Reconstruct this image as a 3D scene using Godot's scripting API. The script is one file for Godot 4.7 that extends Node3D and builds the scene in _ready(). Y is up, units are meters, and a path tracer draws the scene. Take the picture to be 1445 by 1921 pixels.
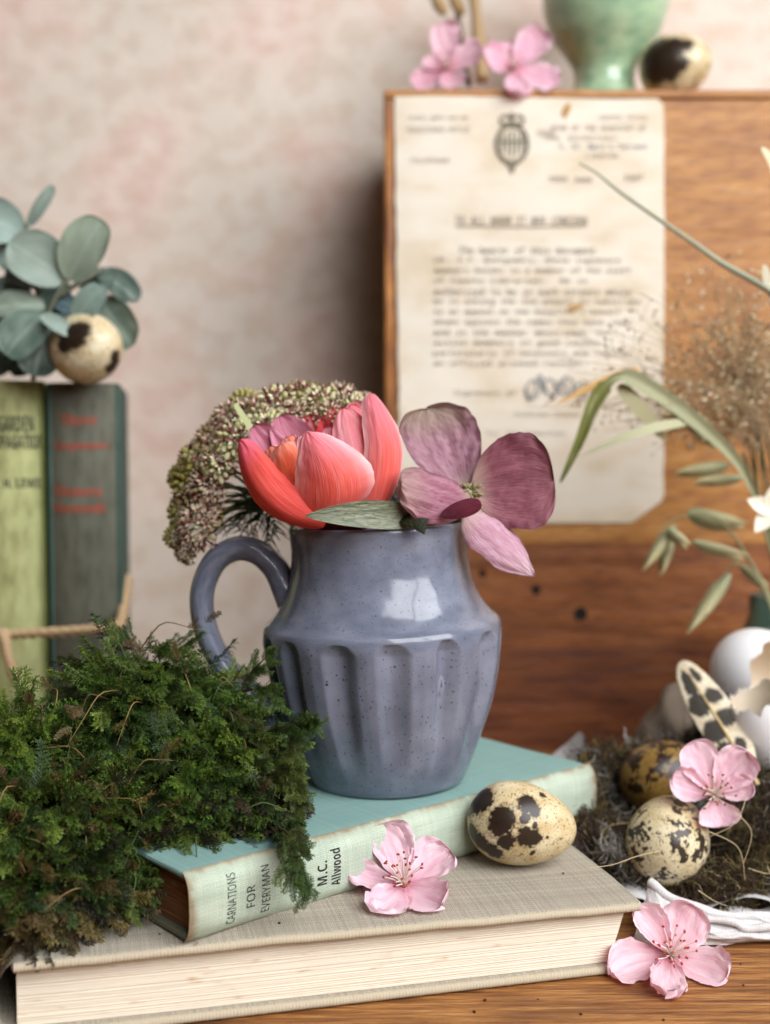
extends Node3D
# A still life on a wooden table: two stacked books, a blue-grey glazed jug of flowers, moss, quail eggs, a nest, blossoms.

const F := 2350.0            # focal length in pixels of the photograph (1445 x 1921)
const EYE := Vector3(0, 0.157, 0)
const PITCH := 0.05934       # the camera looks 3.4 degrees down
const BOX_D := 0.62          # the box front stands this far from the lens
const BOX_TOP := 0.3254
const BEIGE_TOP := 0.0225
const TEAL_TOP := 0.0415

var rng := RandomNumberGenerator.new()
var fine := FastNoiseLite.new()
var taken := {}


# ---------------------------------------------------------------- measuring
func ray(x: float, y: float) -> Vector3:
	var a := (x - 722.5) / F
	var b := -(y - 960.5) / F
	return Vector3(a, b * cos(PITCH) - sin(PITCH), -b * sin(PITCH) - cos(PITCH))

func spot(x: float, y: float, d: float) -> Vector3:      # the point seen there, d metres in front of the lens
	var r := ray(x, y)
	return EYE + r * (-d / r.z)

func on(x: float, y: float, h: float) -> Vector3:        # the point seen there at height h
	var r := ray(x, y)
	return EYE + r * ((h - EYE.y) / r.y)

func hit(x: float, y: float, p: Vector3, n: Vector3) -> Vector3:   # ... on the plane through p
	var r := ray(x, y)
	return EYE + r * ((p - EYE).dot(n) / r.dot(n))

func lin(c: String) -> Color:
	return Color(c).srgb_to_linear()

func nz(x: float, y: float, z := 0.0) -> float:
	return fine.get_noise_3d(x, y, z)


# ---------------------------------------------------------------- shapes
class Shape:
	var p := PackedVector3Array()
	var uv := PackedVector2Array()
	var c := PackedColorArray()
	var ix := PackedInt32Array()
	var weld := PackedInt32Array()

	func vert(q: Vector3, col := Color.WHITE, t := Vector2.ZERO) -> int:
		p.append(q); uv.append(t); c.append(col)
		return p.size() - 1

	func tri(a: int, b: int, d: int) -> void:
		ix.append(a); ix.append(b); ix.append(d)

	func quad(a: int, b: int, d: int, e: int) -> void:
		tri(a, b, d); tri(a, d, e)

	# f(u, v) -> [point, colour]; u and v run 0..1
	func grid(nu: int, nv: int, f: Callable, wrap := false) -> void:
		var at := p.size()
		for j in nv + 1:
			for i in nu + 1:
				var r: Array = f.call(float(i) / nu, float(j) / nv)
				vert(r[0], r[1], Vector2(float(i) / nu, float(j) / nv))
		for j in nv:
			for i in nu:
				var k := at + j * (nu + 1) + i
				tri(k, k + nu + 1, k + 1); tri(k + 1, k + nu + 1, k + nu + 2)
		if wrap:
			for j in nv + 1:
				weld.append(at + j * (nu + 1)); weld.append(at + j * (nu + 1) + nu)

	func tube(path: PackedVector3Array, rad: Callable, sides: int, col: Color, caps := true) -> void:
		var n := path.size()
		var at := p.size()
		var side := Vector3.ZERO
		for k in n:
			var dir := (path[mini(k + 1, n - 1)] - path[maxi(k - 1, 0)]).normalized()
			if k == 0:
				side = dir.cross(Vector3(0.31, 0.87, 0.39)).normalized()
			side = (side - dir * side.dot(dir)).normalized()
			var up := dir.cross(side)
			var r: float = rad.call(float(k) / (n - 1))
			for s in sides:
				var a := TAU * s / sides
				vert(path[k] + (side * cos(a) + up * sin(a)) * r, col, Vector2(float(s) / sides, float(k) / (n - 1)))
		for k in n - 1:
			for s in sides:
				var a := at + k * sides + s
				var b := at + k * sides + (s + 1) % sides
				quad(a, b, b + sides, a + sides)
		if caps:
			var q := vert(path[0], col)
			var e := vert(path[n - 1], col)
			for s in sides:
				tri(q, at + (s + 1) % sides, at + s)
				tri(e, at + (n - 1) * sides + s, at + (n - 1) * sides + (s + 1) % sides)

	func ball(at: Vector3, r: Vector3, basis: Basis, col: Color, nu := 6, nv := 4) -> void:
		grid(nu, nv, func(u, v): return [at + basis * (Vector3(cos(TAU * u) * sin(PI * v), cos(PI * v), sin(TAU * u) * sin(PI * v)) * r), col], true)

	func add(o: Shape, t: Transform3D) -> void:
		var at := p.size()
		p.append_array(t * o.p); uv.append_array(o.uv); c.append_array(o.c)
		for k in o.ix:
			ix.append(k + at)

	# a box with rounded edges; normals come from the many small faces at the edges
	func rounded(lo: Vector3, hi: Vector3, r: float, cuts := Vector3i(1, 1, 1), bend = null) -> void:
		var mid := (lo + hi) / 2.0
		var h := (hi - lo) / 2.0
		var lines := []
		for ax in 3:
			var l := PackedFloat32Array([-h[ax], -h[ax] + r * 0.3, -h[ax] + r])
			for k in cuts[ax] - 1:
				l.append(lerpf(-h[ax] + r, h[ax] - r, float(k + 1) / cuts[ax]))
			l.append_array(PackedFloat32Array([h[ax] - r, h[ax] - r * 0.3, h[ax]]))
			lines.append(l)
		for ax in 3:
			for sg in [-1.0, 1.0]:
				var ia: int = (ax + 1) % 3
				var ib: int = (ax + 2) % 3
				var la: PackedFloat32Array = lines[ia]
				var lb: PackedFloat32Array = lines[ib]
				var at := p.size()
				for a in la:
					for b in lb:
						var q := Vector3.ZERO
						q[ax] = sg * h[ax]; q[ia] = a; q[ib] = b
						var core := q.clamp(-(h - Vector3.ONE * r), h - Vector3.ONE * r)
						var w := mid + core + (q - core).normalized() * r
						if bend != null:
							w = bend.call(w)
						vert(w)
				var nb := lb.size()
				for i in la.size() - 1:
					for j in nb - 1:
						var k := at + i * nb + j
						if sg > 0:
							tri(k, k + 1, k + nb); tri(k + 1, k + nb + 1, k + nb)
						else:
							tri(k, k + nb, k + 1); tri(k + 1, k + nb, k + nb + 1)

	func mesh(origin := Vector3.ZERO) -> ArrayMesh:
		var q := PackedVector3Array()
		q.resize(p.size())
		var n := PackedVector3Array()
		n.resize(p.size())
		for k in range(0, ix.size(), 3):
			var a := ix[k]
			var b := ix[k + 1]
			var d := ix[k + 2]
			var m := (p[d] - p[a]).cross(p[b] - p[a])
			n[a] += m; n[b] += m; n[d] += m
		for k in range(0, weld.size(), 2):
			var m := n[weld[k]] + n[weld[k + 1]]
			n[weld[k]] = m; n[weld[k + 1]] = m
		for k in n.size():
			q[k] = p[k] - origin
			n[k] = n[k].normalized() if n[k].length_squared() > 1e-30 else Vector3.UP
		var a := []
		a.resize(Mesh.ARRAY_MAX)
		a[Mesh.ARRAY_VERTEX] = q; a[Mesh.ARRAY_NORMAL] = n; a[Mesh.ARRAY_TEX_UV] = uv; a[Mesh.ARRAY_COLOR] = c; a[Mesh.ARRAY_INDEX] = ix
		var out := ArrayMesh.new()
		out.add_surface_from_arrays(Mesh.PRIMITIVE_TRIANGLES, a)
		return out


# a petal or leaf from root to tip whose face looks along nrm; half is its half width
func leaf(s: Shape, root: Vector3, tip: Vector3, nrm: Vector3, half: float, col: Callable, o := {}) -> void:
	var y := tip - root
	var len := y.length()
	y /= len
	var z := (nrm - y * nrm.dot(y)).normalized()
	var x := y.cross(z)
	var p1: float = o.get("p1", 0.7)
	var p2: float = o.get("p2", 0.5)
	var top := pow(p1 / (p1 + p2), p1) * pow(p2 / (p1 + p2), p2)
	var cup: float = o.get("cup", 0.0)
	var arch: float = o.get("arch", 0.0)
	var curl: float = o.get("curl", 0.0)
	var sway: float = o.get("sway", 0.0)
	var rip: float = o.get("ripple", 0.0)
	var jag: float = o.get("jag", 0.0)
	var lobe: float = o.get("lobe", 0.0)
	var roll: float = o.get("roll", 0.0)
	var sd: float = o.get("seed", 0.0)
	var fr: float = o.get("freq", 2.2)
	s.grid(o.get("nu", 14), o.get("nv", 18), func(a, b):
		var u: float = a * 2.0 - 1.0
		var v: float = (1.0 - cos(PI * b)) / 2.0
		var w: float = half * pow(v, p1) * pow(1.0 - v, p2) / top
		w *= 1.0 + jag * nz(v * 7.0, signf(u) * 3.0, sd)
		var off := cup * half * u * u * (w / half) + arch * len * sin(PI * v) + curl * len * v * v * v
		off += rip * len * nz(u * fr, v * fr * 1.3, sd + 7.0) * (0.25 + u * u) * v
		off += roll * half * u * absf(u) * v
		var along: float = v * len * (1.0 - lobe * (1.0 - u * u) * pow(v, 5.0))
		var q := root + y * along + x * (u * w + sway * len * sin(PI * v)) + z * off
		return [q, col.call(u, v)])

func curve(pts: Array, n: int) -> PackedVector3Array:     # a smooth line through the points
	var out := PackedVector3Array()
	var m := pts.size()
	for k in n + 1:
		var t := float(k) / n * (m - 1)
		var i := mini(int(t), m - 2)
		out.append((pts[i] as Vector3).cubic_interpolate(pts[i + 1], pts[maxi(i - 1, 0)], pts[mini(i + 2, m - 1)], t - i))
	return out

func seen_path(a: Array, n: int) -> PackedVector3Array:   # [[x, y, d], ...]
	return curve(a.map(func(q): return spot(q[0], q[1], q[2])), n)


# ---------------------------------------------------------------- things
func numbered(called: String) -> String:
	taken[called] = taken.get(called, -1) + 1
	return called if taken[called] == 0 else "%s_%03d" % [called, taken[called]]

func tag(o: Node3D, label: String, category: String, group := "") -> void:
	o.set_meta("label", label); o.set_meta("category", category)
	if group:
		o.set_meta("group", group)

func thing(called: String, label: String, category: String, at := Vector3.ZERO, turn := 0.0, group := "") -> Node3D:
	var o := Node3D.new()
	o.name = numbered(called)
	add_child(o)
	o.position = at; o.rotation.y = turn
	tag(o, label, category, group)
	return o

# shape given in the thing's own axes
func part(parent: Node3D, called: String, s: Shape, m: Material, kind := "") -> MeshInstance3D:
	return piece(parent, called, s.mesh(), m, kind)

# shape given in the place's axes, for things that are not turned
func part_at(parent: Node3D, called: String, s: Shape, m: Material, kind := "") -> MeshInstance3D:
	return piece(parent, called, s.mesh(parent.position), m, kind)

func piece(parent: Node3D, called: String, mesh: Mesh, m: Material, kind := "") -> MeshInstance3D:
	var o := MeshInstance3D.new()
	o.name = called; o.mesh = mesh; o.material_override = m
	if kind:
		o.set_meta("kind", kind)
	parent.add_child(o, true)
	return o

func scatter(parent: Node3D, called: String, mesh: Mesh, m: Material, where: Array, colors: PackedColorArray) -> void:
	var mm := MultiMesh.new()
	mm.transform_format = MultiMesh.TRANSFORM_3D
	mm.use_colors = true
	mm.mesh = mesh
	mm.instance_count = where.size()
	for k in where.size():
		mm.set_instance_transform(k, where[k]); mm.set_instance_color(k, colors[k])
	var o := MultiMeshInstance3D.new()
	o.name = called; o.multimesh = mm; o.material_override = m
	o.set_meta("kind", "stuff")
	parent.add_child(o, true)


# ---------------------------------------------------------------- materials
func mat(c: String, rough: float, o := {}) -> StandardMaterial3D:
	var m := StandardMaterial3D.new()
	m.albedo_color = Color(c); m.roughness = rough
	for k in o:
		m.set(k, o[k])
	return m

func tinted(rough: float, o := {}) -> StandardMaterial3D:       # colours come from the mesh
	return mat("ffffff", rough, {"vertex_color_use_as_albedo": true}.merged(o))

func noise_tex(freq: float, oct: int, sd: int, ramp := [], size := 512, kind := FastNoiseLite.TYPE_SIMPLEX_SMOOTH) -> NoiseTexture2D:
	var n := FastNoiseLite.new()
	n.noise_type = kind; n.frequency = freq; n.fractal_octaves = oct; n.seed = sd
	var t := NoiseTexture2D.new()
	t.width = size; t.height = size; t.seamless = true; t.noise = n
	if ramp:
		var g := Gradient.new()
		g.offsets = PackedFloat32Array(ramp.map(func(r): return r[0]))
		g.colors = PackedColorArray(ramp.map(func(r): return Color(r[1])))
		t.color_ramp = g
	return t

func weave(sd: int, threads: int, px: int, vary: float) -> Array:      # [height, tint] of plain-woven cloth
	var r := RandomNumberGenerator.new()
	r.seed = sd
	var n := threads * px
	var hi := Image.create(n, n, false, Image.FORMAT_RGB8)
	var ti := Image.create(n, n, false, Image.FORMAT_RGB8)
	var warp := []
	var weft := []
	for k in threads:
		warp.append(1.0 - vary * r.randf()); weft.append(1.0 - vary * r.randf())
	for y in n:
		for x in n:
			var i := x / px
			var j := y / px
			var a := sin(PI * (x % px + 0.5) / px)
			var b := sin(PI * (y % px + 0.5) / px)
			var over := (i + j) % 2 == 0
			var h := 0.25 + 0.75 * (pow(a, 0.6) * b if over else pow(b, 0.6) * a)
			var t: float = (warp[i] if over else weft[j]) * (0.86 + 0.14 * h)
			hi.set_pixel(x, y, Color(h, h, h)); ti.set_pixel(x, y, Color(t, t, t))
	return [ImageTexture.create_from_image(hi), ImageTexture.create_from_image(ti)]

func cloth_mat(c: String, w: Array, per_m: float, relief: float, rough := 0.9, o := {}) -> StandardMaterial3D:
	return mat(c, rough, {"albedo_texture": w[1], "heightmap_enabled": true, "heightmap_texture": w[0], "heightmap_scale": relief, "uv1_triplanar": true, "uv1_scale": Vector3.ONE * per_m, "uv1_triplanar_sharpness": 6.0}.merged(o))

func wood_mat(ramp: Array, stretch: Vector3, relief: float, sd: int, rough: float, world := false) -> StandardMaterial3D:
	return mat("ffffff", rough, {
		"albedo_texture": noise_tex(0.011, 5, sd, ramp), "uv1_triplanar": true, "uv1_world_triplanar": world, "uv1_scale": stretch, "uv1_triplanar_sharpness": 8.0,
		"heightmap_enabled": true, "heightmap_texture": noise_tex(0.02, 4, sd + 1), "heightmap_scale": relief,
		"detail_enabled": true, "detail_blend_mode": BaseMaterial3D.BLEND_MODE_MUL, "detail_uv_layer": BaseMaterial3D.DETAIL_UV_2, "uv2_triplanar": true, "uv2_world_triplanar": world, "uv2_scale": stretch * 3.1,
		"detail_albedo": noise_tex(0.02, 4, sd + 2, [[0.0, "c4b4a4"], [0.42, "efe8e2"], [0.6, "ffffff"], [1.0, "ffffff"]]), "detail_mask": noise_tex(0.01, 2, sd + 3, [[0.0, "ffffff"], [1.0, "ffffff"]], 64),
	})


# writing: the text fills the unit square, which f lays on a surface
func lettering(parent: Node3D, text: String, font: String, f: Callable, m: Material, called := "lettering", bold := false) -> void:
	var sf := SystemFont.new()
	sf.font_names = PackedStringArray([font])
	if bold:
		sf.font_weight = 700
	var t := TextMesh.new()
	t.text = text; t.font = sf; t.font_size = 48; t.depth = 0.0; t.curve_step = 2.0
	var a := t.get_mesh_arrays()
	var v: PackedVector3Array = a[Mesh.ARRAY_VERTEX]
	var lo := v[0]
	var hi := v[0]
	for q in v:
		lo = lo.min(q); hi = hi.max(q)
	var s := Shape.new()
	for q in v:
		s.vert(f.call((q.x - lo.x) / (hi.x - lo.x), (q.y - lo.y) / (hi.y - lo.y)), Color.WHITE)
	var idx = a[Mesh.ARRAY_INDEX]
	s.ix = idx if idx != null and idx.size() else PackedInt32Array(range(v.size()))
	part(parent, called, s, m)

func stroke(s: Shape, pts: Array, w: float, f: Callable) -> void:         # a pen stroke; points in the flat, f lays them down
	for k in pts.size() - 1:
		var a: Vector2 = pts[k]
		var b: Vector2 = pts[k + 1]
		var d := (b - a).normalized().orthogonal() * w / 2.0
		s.quad(s.vert(f.call(a + d)), s.vert(f.call(b + d)), s.vert(f.call(b - d)), s.vert(f.call(a - d)))


# ================================================================ the scene
func _ready() -> void:
	rng.seed = 7
	fine.noise_type = FastNoiseLite.TYPE_SIMPLEX_SMOOTH
	fine.frequency = 1.0; fine.seed = 11; fine.fractal_octaves = 3
	# --- camera
	var cam := Camera3D.new()
	cam.name = "camera"
	add_child(cam)
	cam.position = EYE
	cam.rotation.x = -PITCH
	var lens := CameraAttributesPhysical.new()
	lens.frustum_focal_length = 12.0 / (960.5 / F)
	lens.frustum_near = 0.02; lens.frustum_far = 20.0
	lens.frustum_focus_distance = 0.365
	lens.exposure_aperture = 5.2
	cam.attributes = lens
	cam.fov = rad_to_deg(2.0 * atan(960.5 / F))
	cam.near = 0.02; cam.far = 20.0
	cam.current = true
	# --- dim room behind the camera
	var env := Environment.new()
	env.background_mode = Environment.BG_COLOR
	env.background_color = Color("706c69")
	env.background_energy_multiplier = 0.06
	env.tonemap_mode = Environment.TONE_MAPPER_LINEAR
	env.tonemap_exposure = 1.0
	env.sdfgi_enabled = true; env.ssao_enabled = true; env.ssil_enabled = true
	var we := WorldEnvironment.new()
	we.name = "world_environment"; we.environment = env
	add_child(we)
	# --- the window that lights the table, up to the right
	var win_at := Vector3(0.60, 0.74, 0.26)
	var win_look := Vector3(0.0, 0.1, -0.45)
	var sun := AreaLight3D.new()
	sun.name = "window_light"
	sun.area_size = Vector2(1.12, 0.84)
	sun.light_energy = 2.55
	sun.light_color = Color(0.985, 0.99, 1.0)
	sun.shadow_enabled = true
	add_child(sun)
	sun.position = win_at
	sun.look_at(win_look)
	window(sun.transform)
	# --- place
	walls()
	table()
	wooden_box()
	letter()
	beige_book()
	teal_book()
	upright_books()
	# --- objects
	jug()
	bouquet()
	moss()
	eggs()
	blossoms()
	nest()
	cloth()
	shells()
	feather()
	box_top()
	eucalyptus()
	grasses()
	crumbs()


func window(t: Transform3D) -> void:
	var w := thing("window", "tall window with white bars mirrored in the jug's glaze", "window")
	w.transform = t
	w.set_meta("kind", "structure")
	var white := mat("e8e6e0", 0.5)
	var glow := mat("dfe9f5", 0.4, {"emission_enabled": true, "emission": Color("dfe9f5"), "emission_energy_multiplier": 0.8})
	var s := Shape.new()
	s.rounded(Vector3(-0.56, -0.42, 0.006), Vector3(0.56, 0.42, 0.012), 0.002)
	part(w, "window_pane", s, glow)
	for x in [-0.585, 0.0, 0.585]:
		s = Shape.new()
		var h := 0.024 if absf(x) < 0.3 else 0.027
		s.rounded(Vector3(x - h, -0.45, -0.028), Vector3(x + h, 0.45, -0.010), 0.003)
		part(w, "window_bar", s, white)
	for y in [-0.44, 0.0, 0.44]:
		s = Shape.new()
		var h := 0.009 if absf(y) < 0.3 else 0.022
		s.rounded(Vector3(-0.556, y - h, -0.026), Vector3(0.556, y + h, -0.012), 0.003)
		part(w, "window_bar", s, white)


func walls() -> void:
	var m := mat("ffffff", 0.95, {
		"albedo_texture": noise_tex(0.008, 4, 3, [[0.0, "d6cabc"], [0.4, "ddd0c2"], [0.56, "dfcdbf"], [0.7, "e0c8bb"], [1.0, "e8dccf"]]),
		"uv1_triplanar": true, "uv1_world_triplanar": true, "uv1_scale": Vector3(1.9, 1.7, 1.9),
		"heightmap_enabled": true, "heightmap_texture": noise_tex(0.05, 5, 5), "heightmap_scale": 0.05,
		"detail_enabled": true, "detail_blend_mode": BaseMaterial3D.BLEND_MODE_MUL, "detail_uv_layer": BaseMaterial3D.DETAIL_UV_2, "uv2_triplanar": true, "uv2_world_triplanar": true, "uv2_scale": Vector3(2.6, 3.4, 2.6),
		"detail_albedo": noise_tex(0.03, 4, 6, [[0.0, "f2e9e2"], [0.45, "faf7f5"], [0.6, "ffffff"], [1.0, "ffffff"]]), "detail_mask": noise_tex(0.01, 2, 8, [[0.0, "ffffff"], [1.0, "ffffff"]], 64)})
	var s := Shape.new()
	s.rounded(Vector3(-1.2, -0.1, -0.79), Vector3(1.0, 1.2, -0.73), 0.004)
	var o := piece(self, "wall", s.mesh(), m)
	o.set_meta("kind", "structure")


func table() -> void:
	var t := thing("table", "worn brown wooden table top with raised grain under everything", "table")
	for k in 4:
		var ramp := [[0.0, "6a4221"], [0.38, "8c5a2b"], [0.55, "9f6a34"], [0.72, "ad7840"], [1.0, "bb894e"]]
		var m := wood_mat(ramp, Vector3(3.4, 20.0, 46.0 if k == 1 else 40.0), 0.08, 30 + k * 5, 0.6)
		var s := Shape.new()
		var z0 := 0.16 - k * 0.222
		s.rounded(Vector3(-0.62, -0.024, z0 - 0.221), Vector3(0.62, 0.0, z0), 0.0012)
		part(t, "plank", s, m)


func wooden_box() -> void:
	var base := spot(722, 170, BOX_D)
	var b := thing("wooden_box", "upright orange-brown wooden box with letter on its front", "box", Vector3(base.x, 0, -BOX_D))
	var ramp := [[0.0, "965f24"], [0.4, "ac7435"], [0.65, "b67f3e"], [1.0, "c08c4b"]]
	var shaded_low := [[0.0, "4a220b"], [0.35, "633213"], [0.6, "723e1a"], [1.0, "804a22"]]  # lowest board: shade at the box's foot painted into the wood colour
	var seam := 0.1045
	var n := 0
	var mid := [[0.0, "6a3812"], [0.4, "824a1e"], [0.65, "905526"], [1.0, "9c602f"]]  # middle board, a lighter step of the same painted shade
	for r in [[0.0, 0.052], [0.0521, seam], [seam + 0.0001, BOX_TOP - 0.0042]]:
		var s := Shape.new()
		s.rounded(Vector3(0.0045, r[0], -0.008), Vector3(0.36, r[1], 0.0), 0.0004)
		part(b, "plank", s, wood_mat([shaded_low, mid, ramp][n], Vector3(2.2, 14.0, 14.0), 0.03, 60 + n * 7, 0.5))
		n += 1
	var side := wood_mat([[0.0, "5c3212"], [0.4, "9a5f28"], [0.7, "b87a38"], [1.0, "c88c48"]], Vector3(20, 2.5, 20), 0.03, 90, 0.5)
	var s := Shape.new()
	s.rounded(Vector3(0.0, 0.0, -0.084), Vector3(0.0043, BOX_TOP - 0.0042, 0.0015), 0.001)
	part(b, "side_panel", s, side)
	s = Shape.new()
	s.rounded(Vector3(-0.0005, BOX_TOP - 0.004, -0.085), Vector3(0.36, BOX_TOP, 0.002), 0.001)
	part(b, "top_panel", s, wood_mat(ramp, Vector3(2.5, 20, 20), 0.03, 97, 0.5))
	s = Shape.new()
	s.rounded(Vector3(0.0045, 0.0, -0.084), Vector3(0.36, BOX_TOP - 0.0042, -0.08), 0.001)
	part(b, "back_panel", s, side)
	# nail holes and a few worm holes, small dark pits with a plug of shade inside
	for q in [[1006, 1106, 9], [1090, 1152, 12], [906, 1076, 7]]:
		s = Shape.new()
		var at := spot(q[0], q[1], BOX_D - 0.0002) - b.position
		var r: float = q[2] / 3700.0
		s.grid(14, 2, func(u, v): return [at + Vector3(cos(TAU * u), sin(TAU * u), 0) * r * v * (1.0 + 0.3 * nz(cos(TAU * u), sin(TAU * u), q[0])) + Vector3(0, 0, 0.0003 * v), Color.WHITE])
		part(b, "nail_hole", s, mat("140c08", 0.9))


# ---------------------------------------------------------------- letter
func sheet(x: float, y: float, lift := 0.0) -> Vector3:       # the letter's surface, in its own millimetre-fine waves
	var q := spot(x, y, BOX_D - 0.0016 - lift)
	q.z += 0.0007 * nz(q.x * 22.0, q.y * 14.0, 3.0) + 0.0006 * sin(q.x * 40.0)
	return q

func letter() -> void:
	var t := thing("letter", "old typed letter with crest, creased cream paper on the front of the wooden box", "letter", spot(994, 980, BOX_D - 0.0016))
	var m := mat("ffffff", 0.85, {"albedo_texture": noise_tex(0.007, 4, 121, [[0.0, "d2c2a4"], [0.3, "decfb8"], [0.55, "e4d9c6"], [1.0, "e8dfd0"]]), "uv1_triplanar": true, "uv1_scale": Vector3(5, 9, 5), "backlight_enabled": true, "backlight": Color(0.15, 0.14, 0.12)})
	var s := Shape.new()
	s.grid(40, 60, func(u, v):
		var y := lerpf(181.0, 981.0, v)
		var xl := lerpf(740.0, 752.0, v)
		var xr: float = 1247.0 - v * 1.0
		if v < 0.03:
			xr -= 16.0 * (1.0 - sqrt(1.0 - pow(1.0 - v / 0.03, 2.0)))
		if v > 0.945:
			xr -= (v - 0.945) / 0.055 * 62.0
		xl += 3.0 * nz(v * 14.0, 2.0); xr += 2.0 * nz(v * 11.0, 5.0)
		return [sheet(lerpf(xl, xr, u), y + 2.0 * nz(u * 9.0, v) * absf(v - 0.5)), Color.WHITE])
	part_at(t, "paper", s, m)
	var ink := mat("786e62", 0.9)
	var faint := mat("a39683", 0.9)
	var blue := mat("66707c", 0.9)
	var put := func(x0: float, x1: float, y0: float, h: float, text: String, k: Material):
		lettering(t, text, "Droid Sans Mono", func(u, v): return sheet(lerpf(x0, x1, u), y0 + h * 0.5 - h * v, 0.0006) - t.position, k)
	put.call(768, 880, 222, 11, "PLEASE QUOTE OUR REF", faint)
	put.call(766, 882, 243, 11, "REGISTERED OFFICE", faint)
	put.call(770, 845, 301, 9, "TELEPHONE", faint)
	put.call(1125, 1216, 219, 9, "CENTRAL OFFICE", faint)
	put.call(1035, 1214, 239, 12, "HEAD OF THE MINISTRY OF", faint)
	put.call(1010, 1040, 250, 14, "FROM", faint)
	put.call(1022, 1160, 258, 9, "THE SECRETARY", faint)
	put.call(1050, 1214, 275, 14, "5, St. Mary's Terrace", blue)
	put.call(1100, 1160, 291, 8, "LONDON", faint)
	put.call(1030, 1112, 335, 13, "10th June", ink)
	put.call(1172, 1208, 333, 13, "1947", ink)
	put.call(855, 1102, 413, 15, "TO ALL WHOM IT MAY CONCERN", ink)
	var rows := [[862, 1118, "The bearer of this document"], [814, 1165, "(Mr. F.P. Montgomery, whose signature"], [814, 1185, "appears below) is a member of the staff"], [814, 1102, "of County Libraries.  He is"], [814, 1185, "authorised to be in such streets while"],
		[814, 1202, "he is asking the old people to subscribe"], [814, 1165, "to an appeal on the hospital's behalf"], [814, 1190, "shown against the names they have read,"], [814, 1140, "and in the manner described, to"], [814, 1125, "assist members in good causes"],
		[814, 1185, "particularly if necessary and receive"], [814, 1098, "an official printed receipt."]]
	for k in rows.size():
		put.call(rows[k][0], rows[k][1], 469.0 + 19.4 * k, 13, rows[k][2], ink)
	put.call(853, 968, 738, 11, "Signature of", ink)
	put.call(965, 1090, 777, 8, "SECRETARY GENERAL", faint)
	put.call(915, 1060, 812, 8, "For the Committee", faint)
	s = Shape.new()
	var lay := func(q: Vector2): return sheet(q.x, q.y, 0.0007)
	stroke(s, [Vector2(855, 424), Vector2(980, 425), Vector2(1102, 423)], 2.0, lay)
	part_at(t, "underline", s, ink)
	s = Shape.new()                                               # the pen signature
	var pen := []
	for k in 90:
		var a := k / 89.0
		pen.append(Vector2(985 + a * 150.0 + 7.0 * sin(k * 0.9), 728 + 22.0 * sin(k * 0.62) * (1.0 - 0.55 * a) + 6.0 * sin(k * 0.23)))
	stroke(s, pen, 2.6, lay)
	part_at(t, "signature", s, blue)
	s = Shape.new()                                               # an oval crest under a crown
	var mid := Vector2(961, 268)
	for ring in [1.0, 0.86]:
		var o := []
		for k in 33:
			var a := TAU * k / 32.0
			o.append(mid + Vector2(cos(a) * 30.0, sin(a) * 37.0 + 2.0) * ring)
		stroke(s, o, 5.0 if ring == 1.0 else 2.0, lay)
	for x in [-18.0, -9.0, 0.0, 9.0, 18.0]:
		stroke(s, [mid + Vector2(x, -24.0 + absf(x) * 0.5), mid + Vector2(x, 27.0 - absf(x) * 0.6)], 3.0, lay)
	stroke(s, [mid + Vector2(-24, -2), mid + Vector2(24, -2)], 3.0, lay)
	stroke(s, [mid + Vector2(-14, 34), mid + Vector2(-4, 44), mid + Vector2(0, 57), mid + Vector2(4, 44), mid + Vector2(14, 34)], 4.0, lay)
	for x in [-1.0, 1.0]:
		stroke(s, [mid + Vector2(x * 20, -35), mid + Vector2(x * 23, -45), mid + Vector2(x * 14, -53), mid + Vector2(0, -46)], 4.0, lay)
	stroke(s, [mid + Vector2(-20, -35), mid + Vector2(0, -38), mid + Vector2(20, -35)], 6.0, lay)
	stroke(s, [mid + Vector2(0, -40), mid + Vector2(0, -58)], 4.0, lay)
	stroke(s, [mid + Vector2(-5, -54), mid + Vector2(5, -54)], 3.0, lay)
	part_at(t, "crest", s, mat("76705f", 0.9))
	for q in [[1063, 207, 8, 15], [1078, 577, 15, 7]]:              # two rust stains
		s = Shape.new()
		s.grid(14, 1, func(u, v): return [sheet(q[0] + cos(TAU * u) * q[2] * v * (1.0 + 0.4 * nz(cos(TAU * u) * 1.5, sin(TAU * u) * 1.5, q[1])), q[1] + (sin(TAU * u) - cos(TAU * u) * 0.6) * q[3] * v * 0.8, 0.0005), Color.WHITE])
		part_at(t, "rust_stain", s, mat("b58a4c", 0.9))


# ---------------------------------------------------------------- books
# the cut edges of the leaves, one strip for every few sheets: lo to hi across the face, in the plane of x and y
func leaves_face(s: Shape, f: Callable, nu: int, layers: int, base: Color, dark: Color, sd: float, deep: float) -> void:
	var shade := []
	var out := []
	for k in layers + 1:
		var d := pow(rng.randf(), 3.0)
		if rng.randf() < 0.05:
			d = 1.0
		shade.append(d * 0.45); out.append(-deep * (d + 0.3 * rng.randf()))
	s.grid(nu, layers * 2, func(u, v):
		var k := clampi(int(v * layers), 0, layers)
		var edge: bool = absf(v * layers - roundf(v * layers)) < 0.2
		var st: float = clampf(nz(u * 9.0, v * 60.0, sd) * 0.5 + nz(u * 28.0, v * 25.0, sd + 3.0) * 0.25, 0.0, 1.0)
		var fox: float = clampf(nz(u * 16.0, v * 5.0, sd + 9.0) * 1.8 - 0.75, 0.0, 0.55)
		var col := base.lerp(dark, clampf(shade[k] * (0.6 + 0.6 * nz(u * 5.0, k * 0.7, sd)) + st * 0.5, 0.0, 0.85)).lerp(lin("b98a58"), fox)
		return [f.call(u, v, out[k] * (0.7 + 0.5 * nz(u * 4.0, k * 0.3, sd)) - (deep * 0.5 if edge else 0.0)), col])

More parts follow.
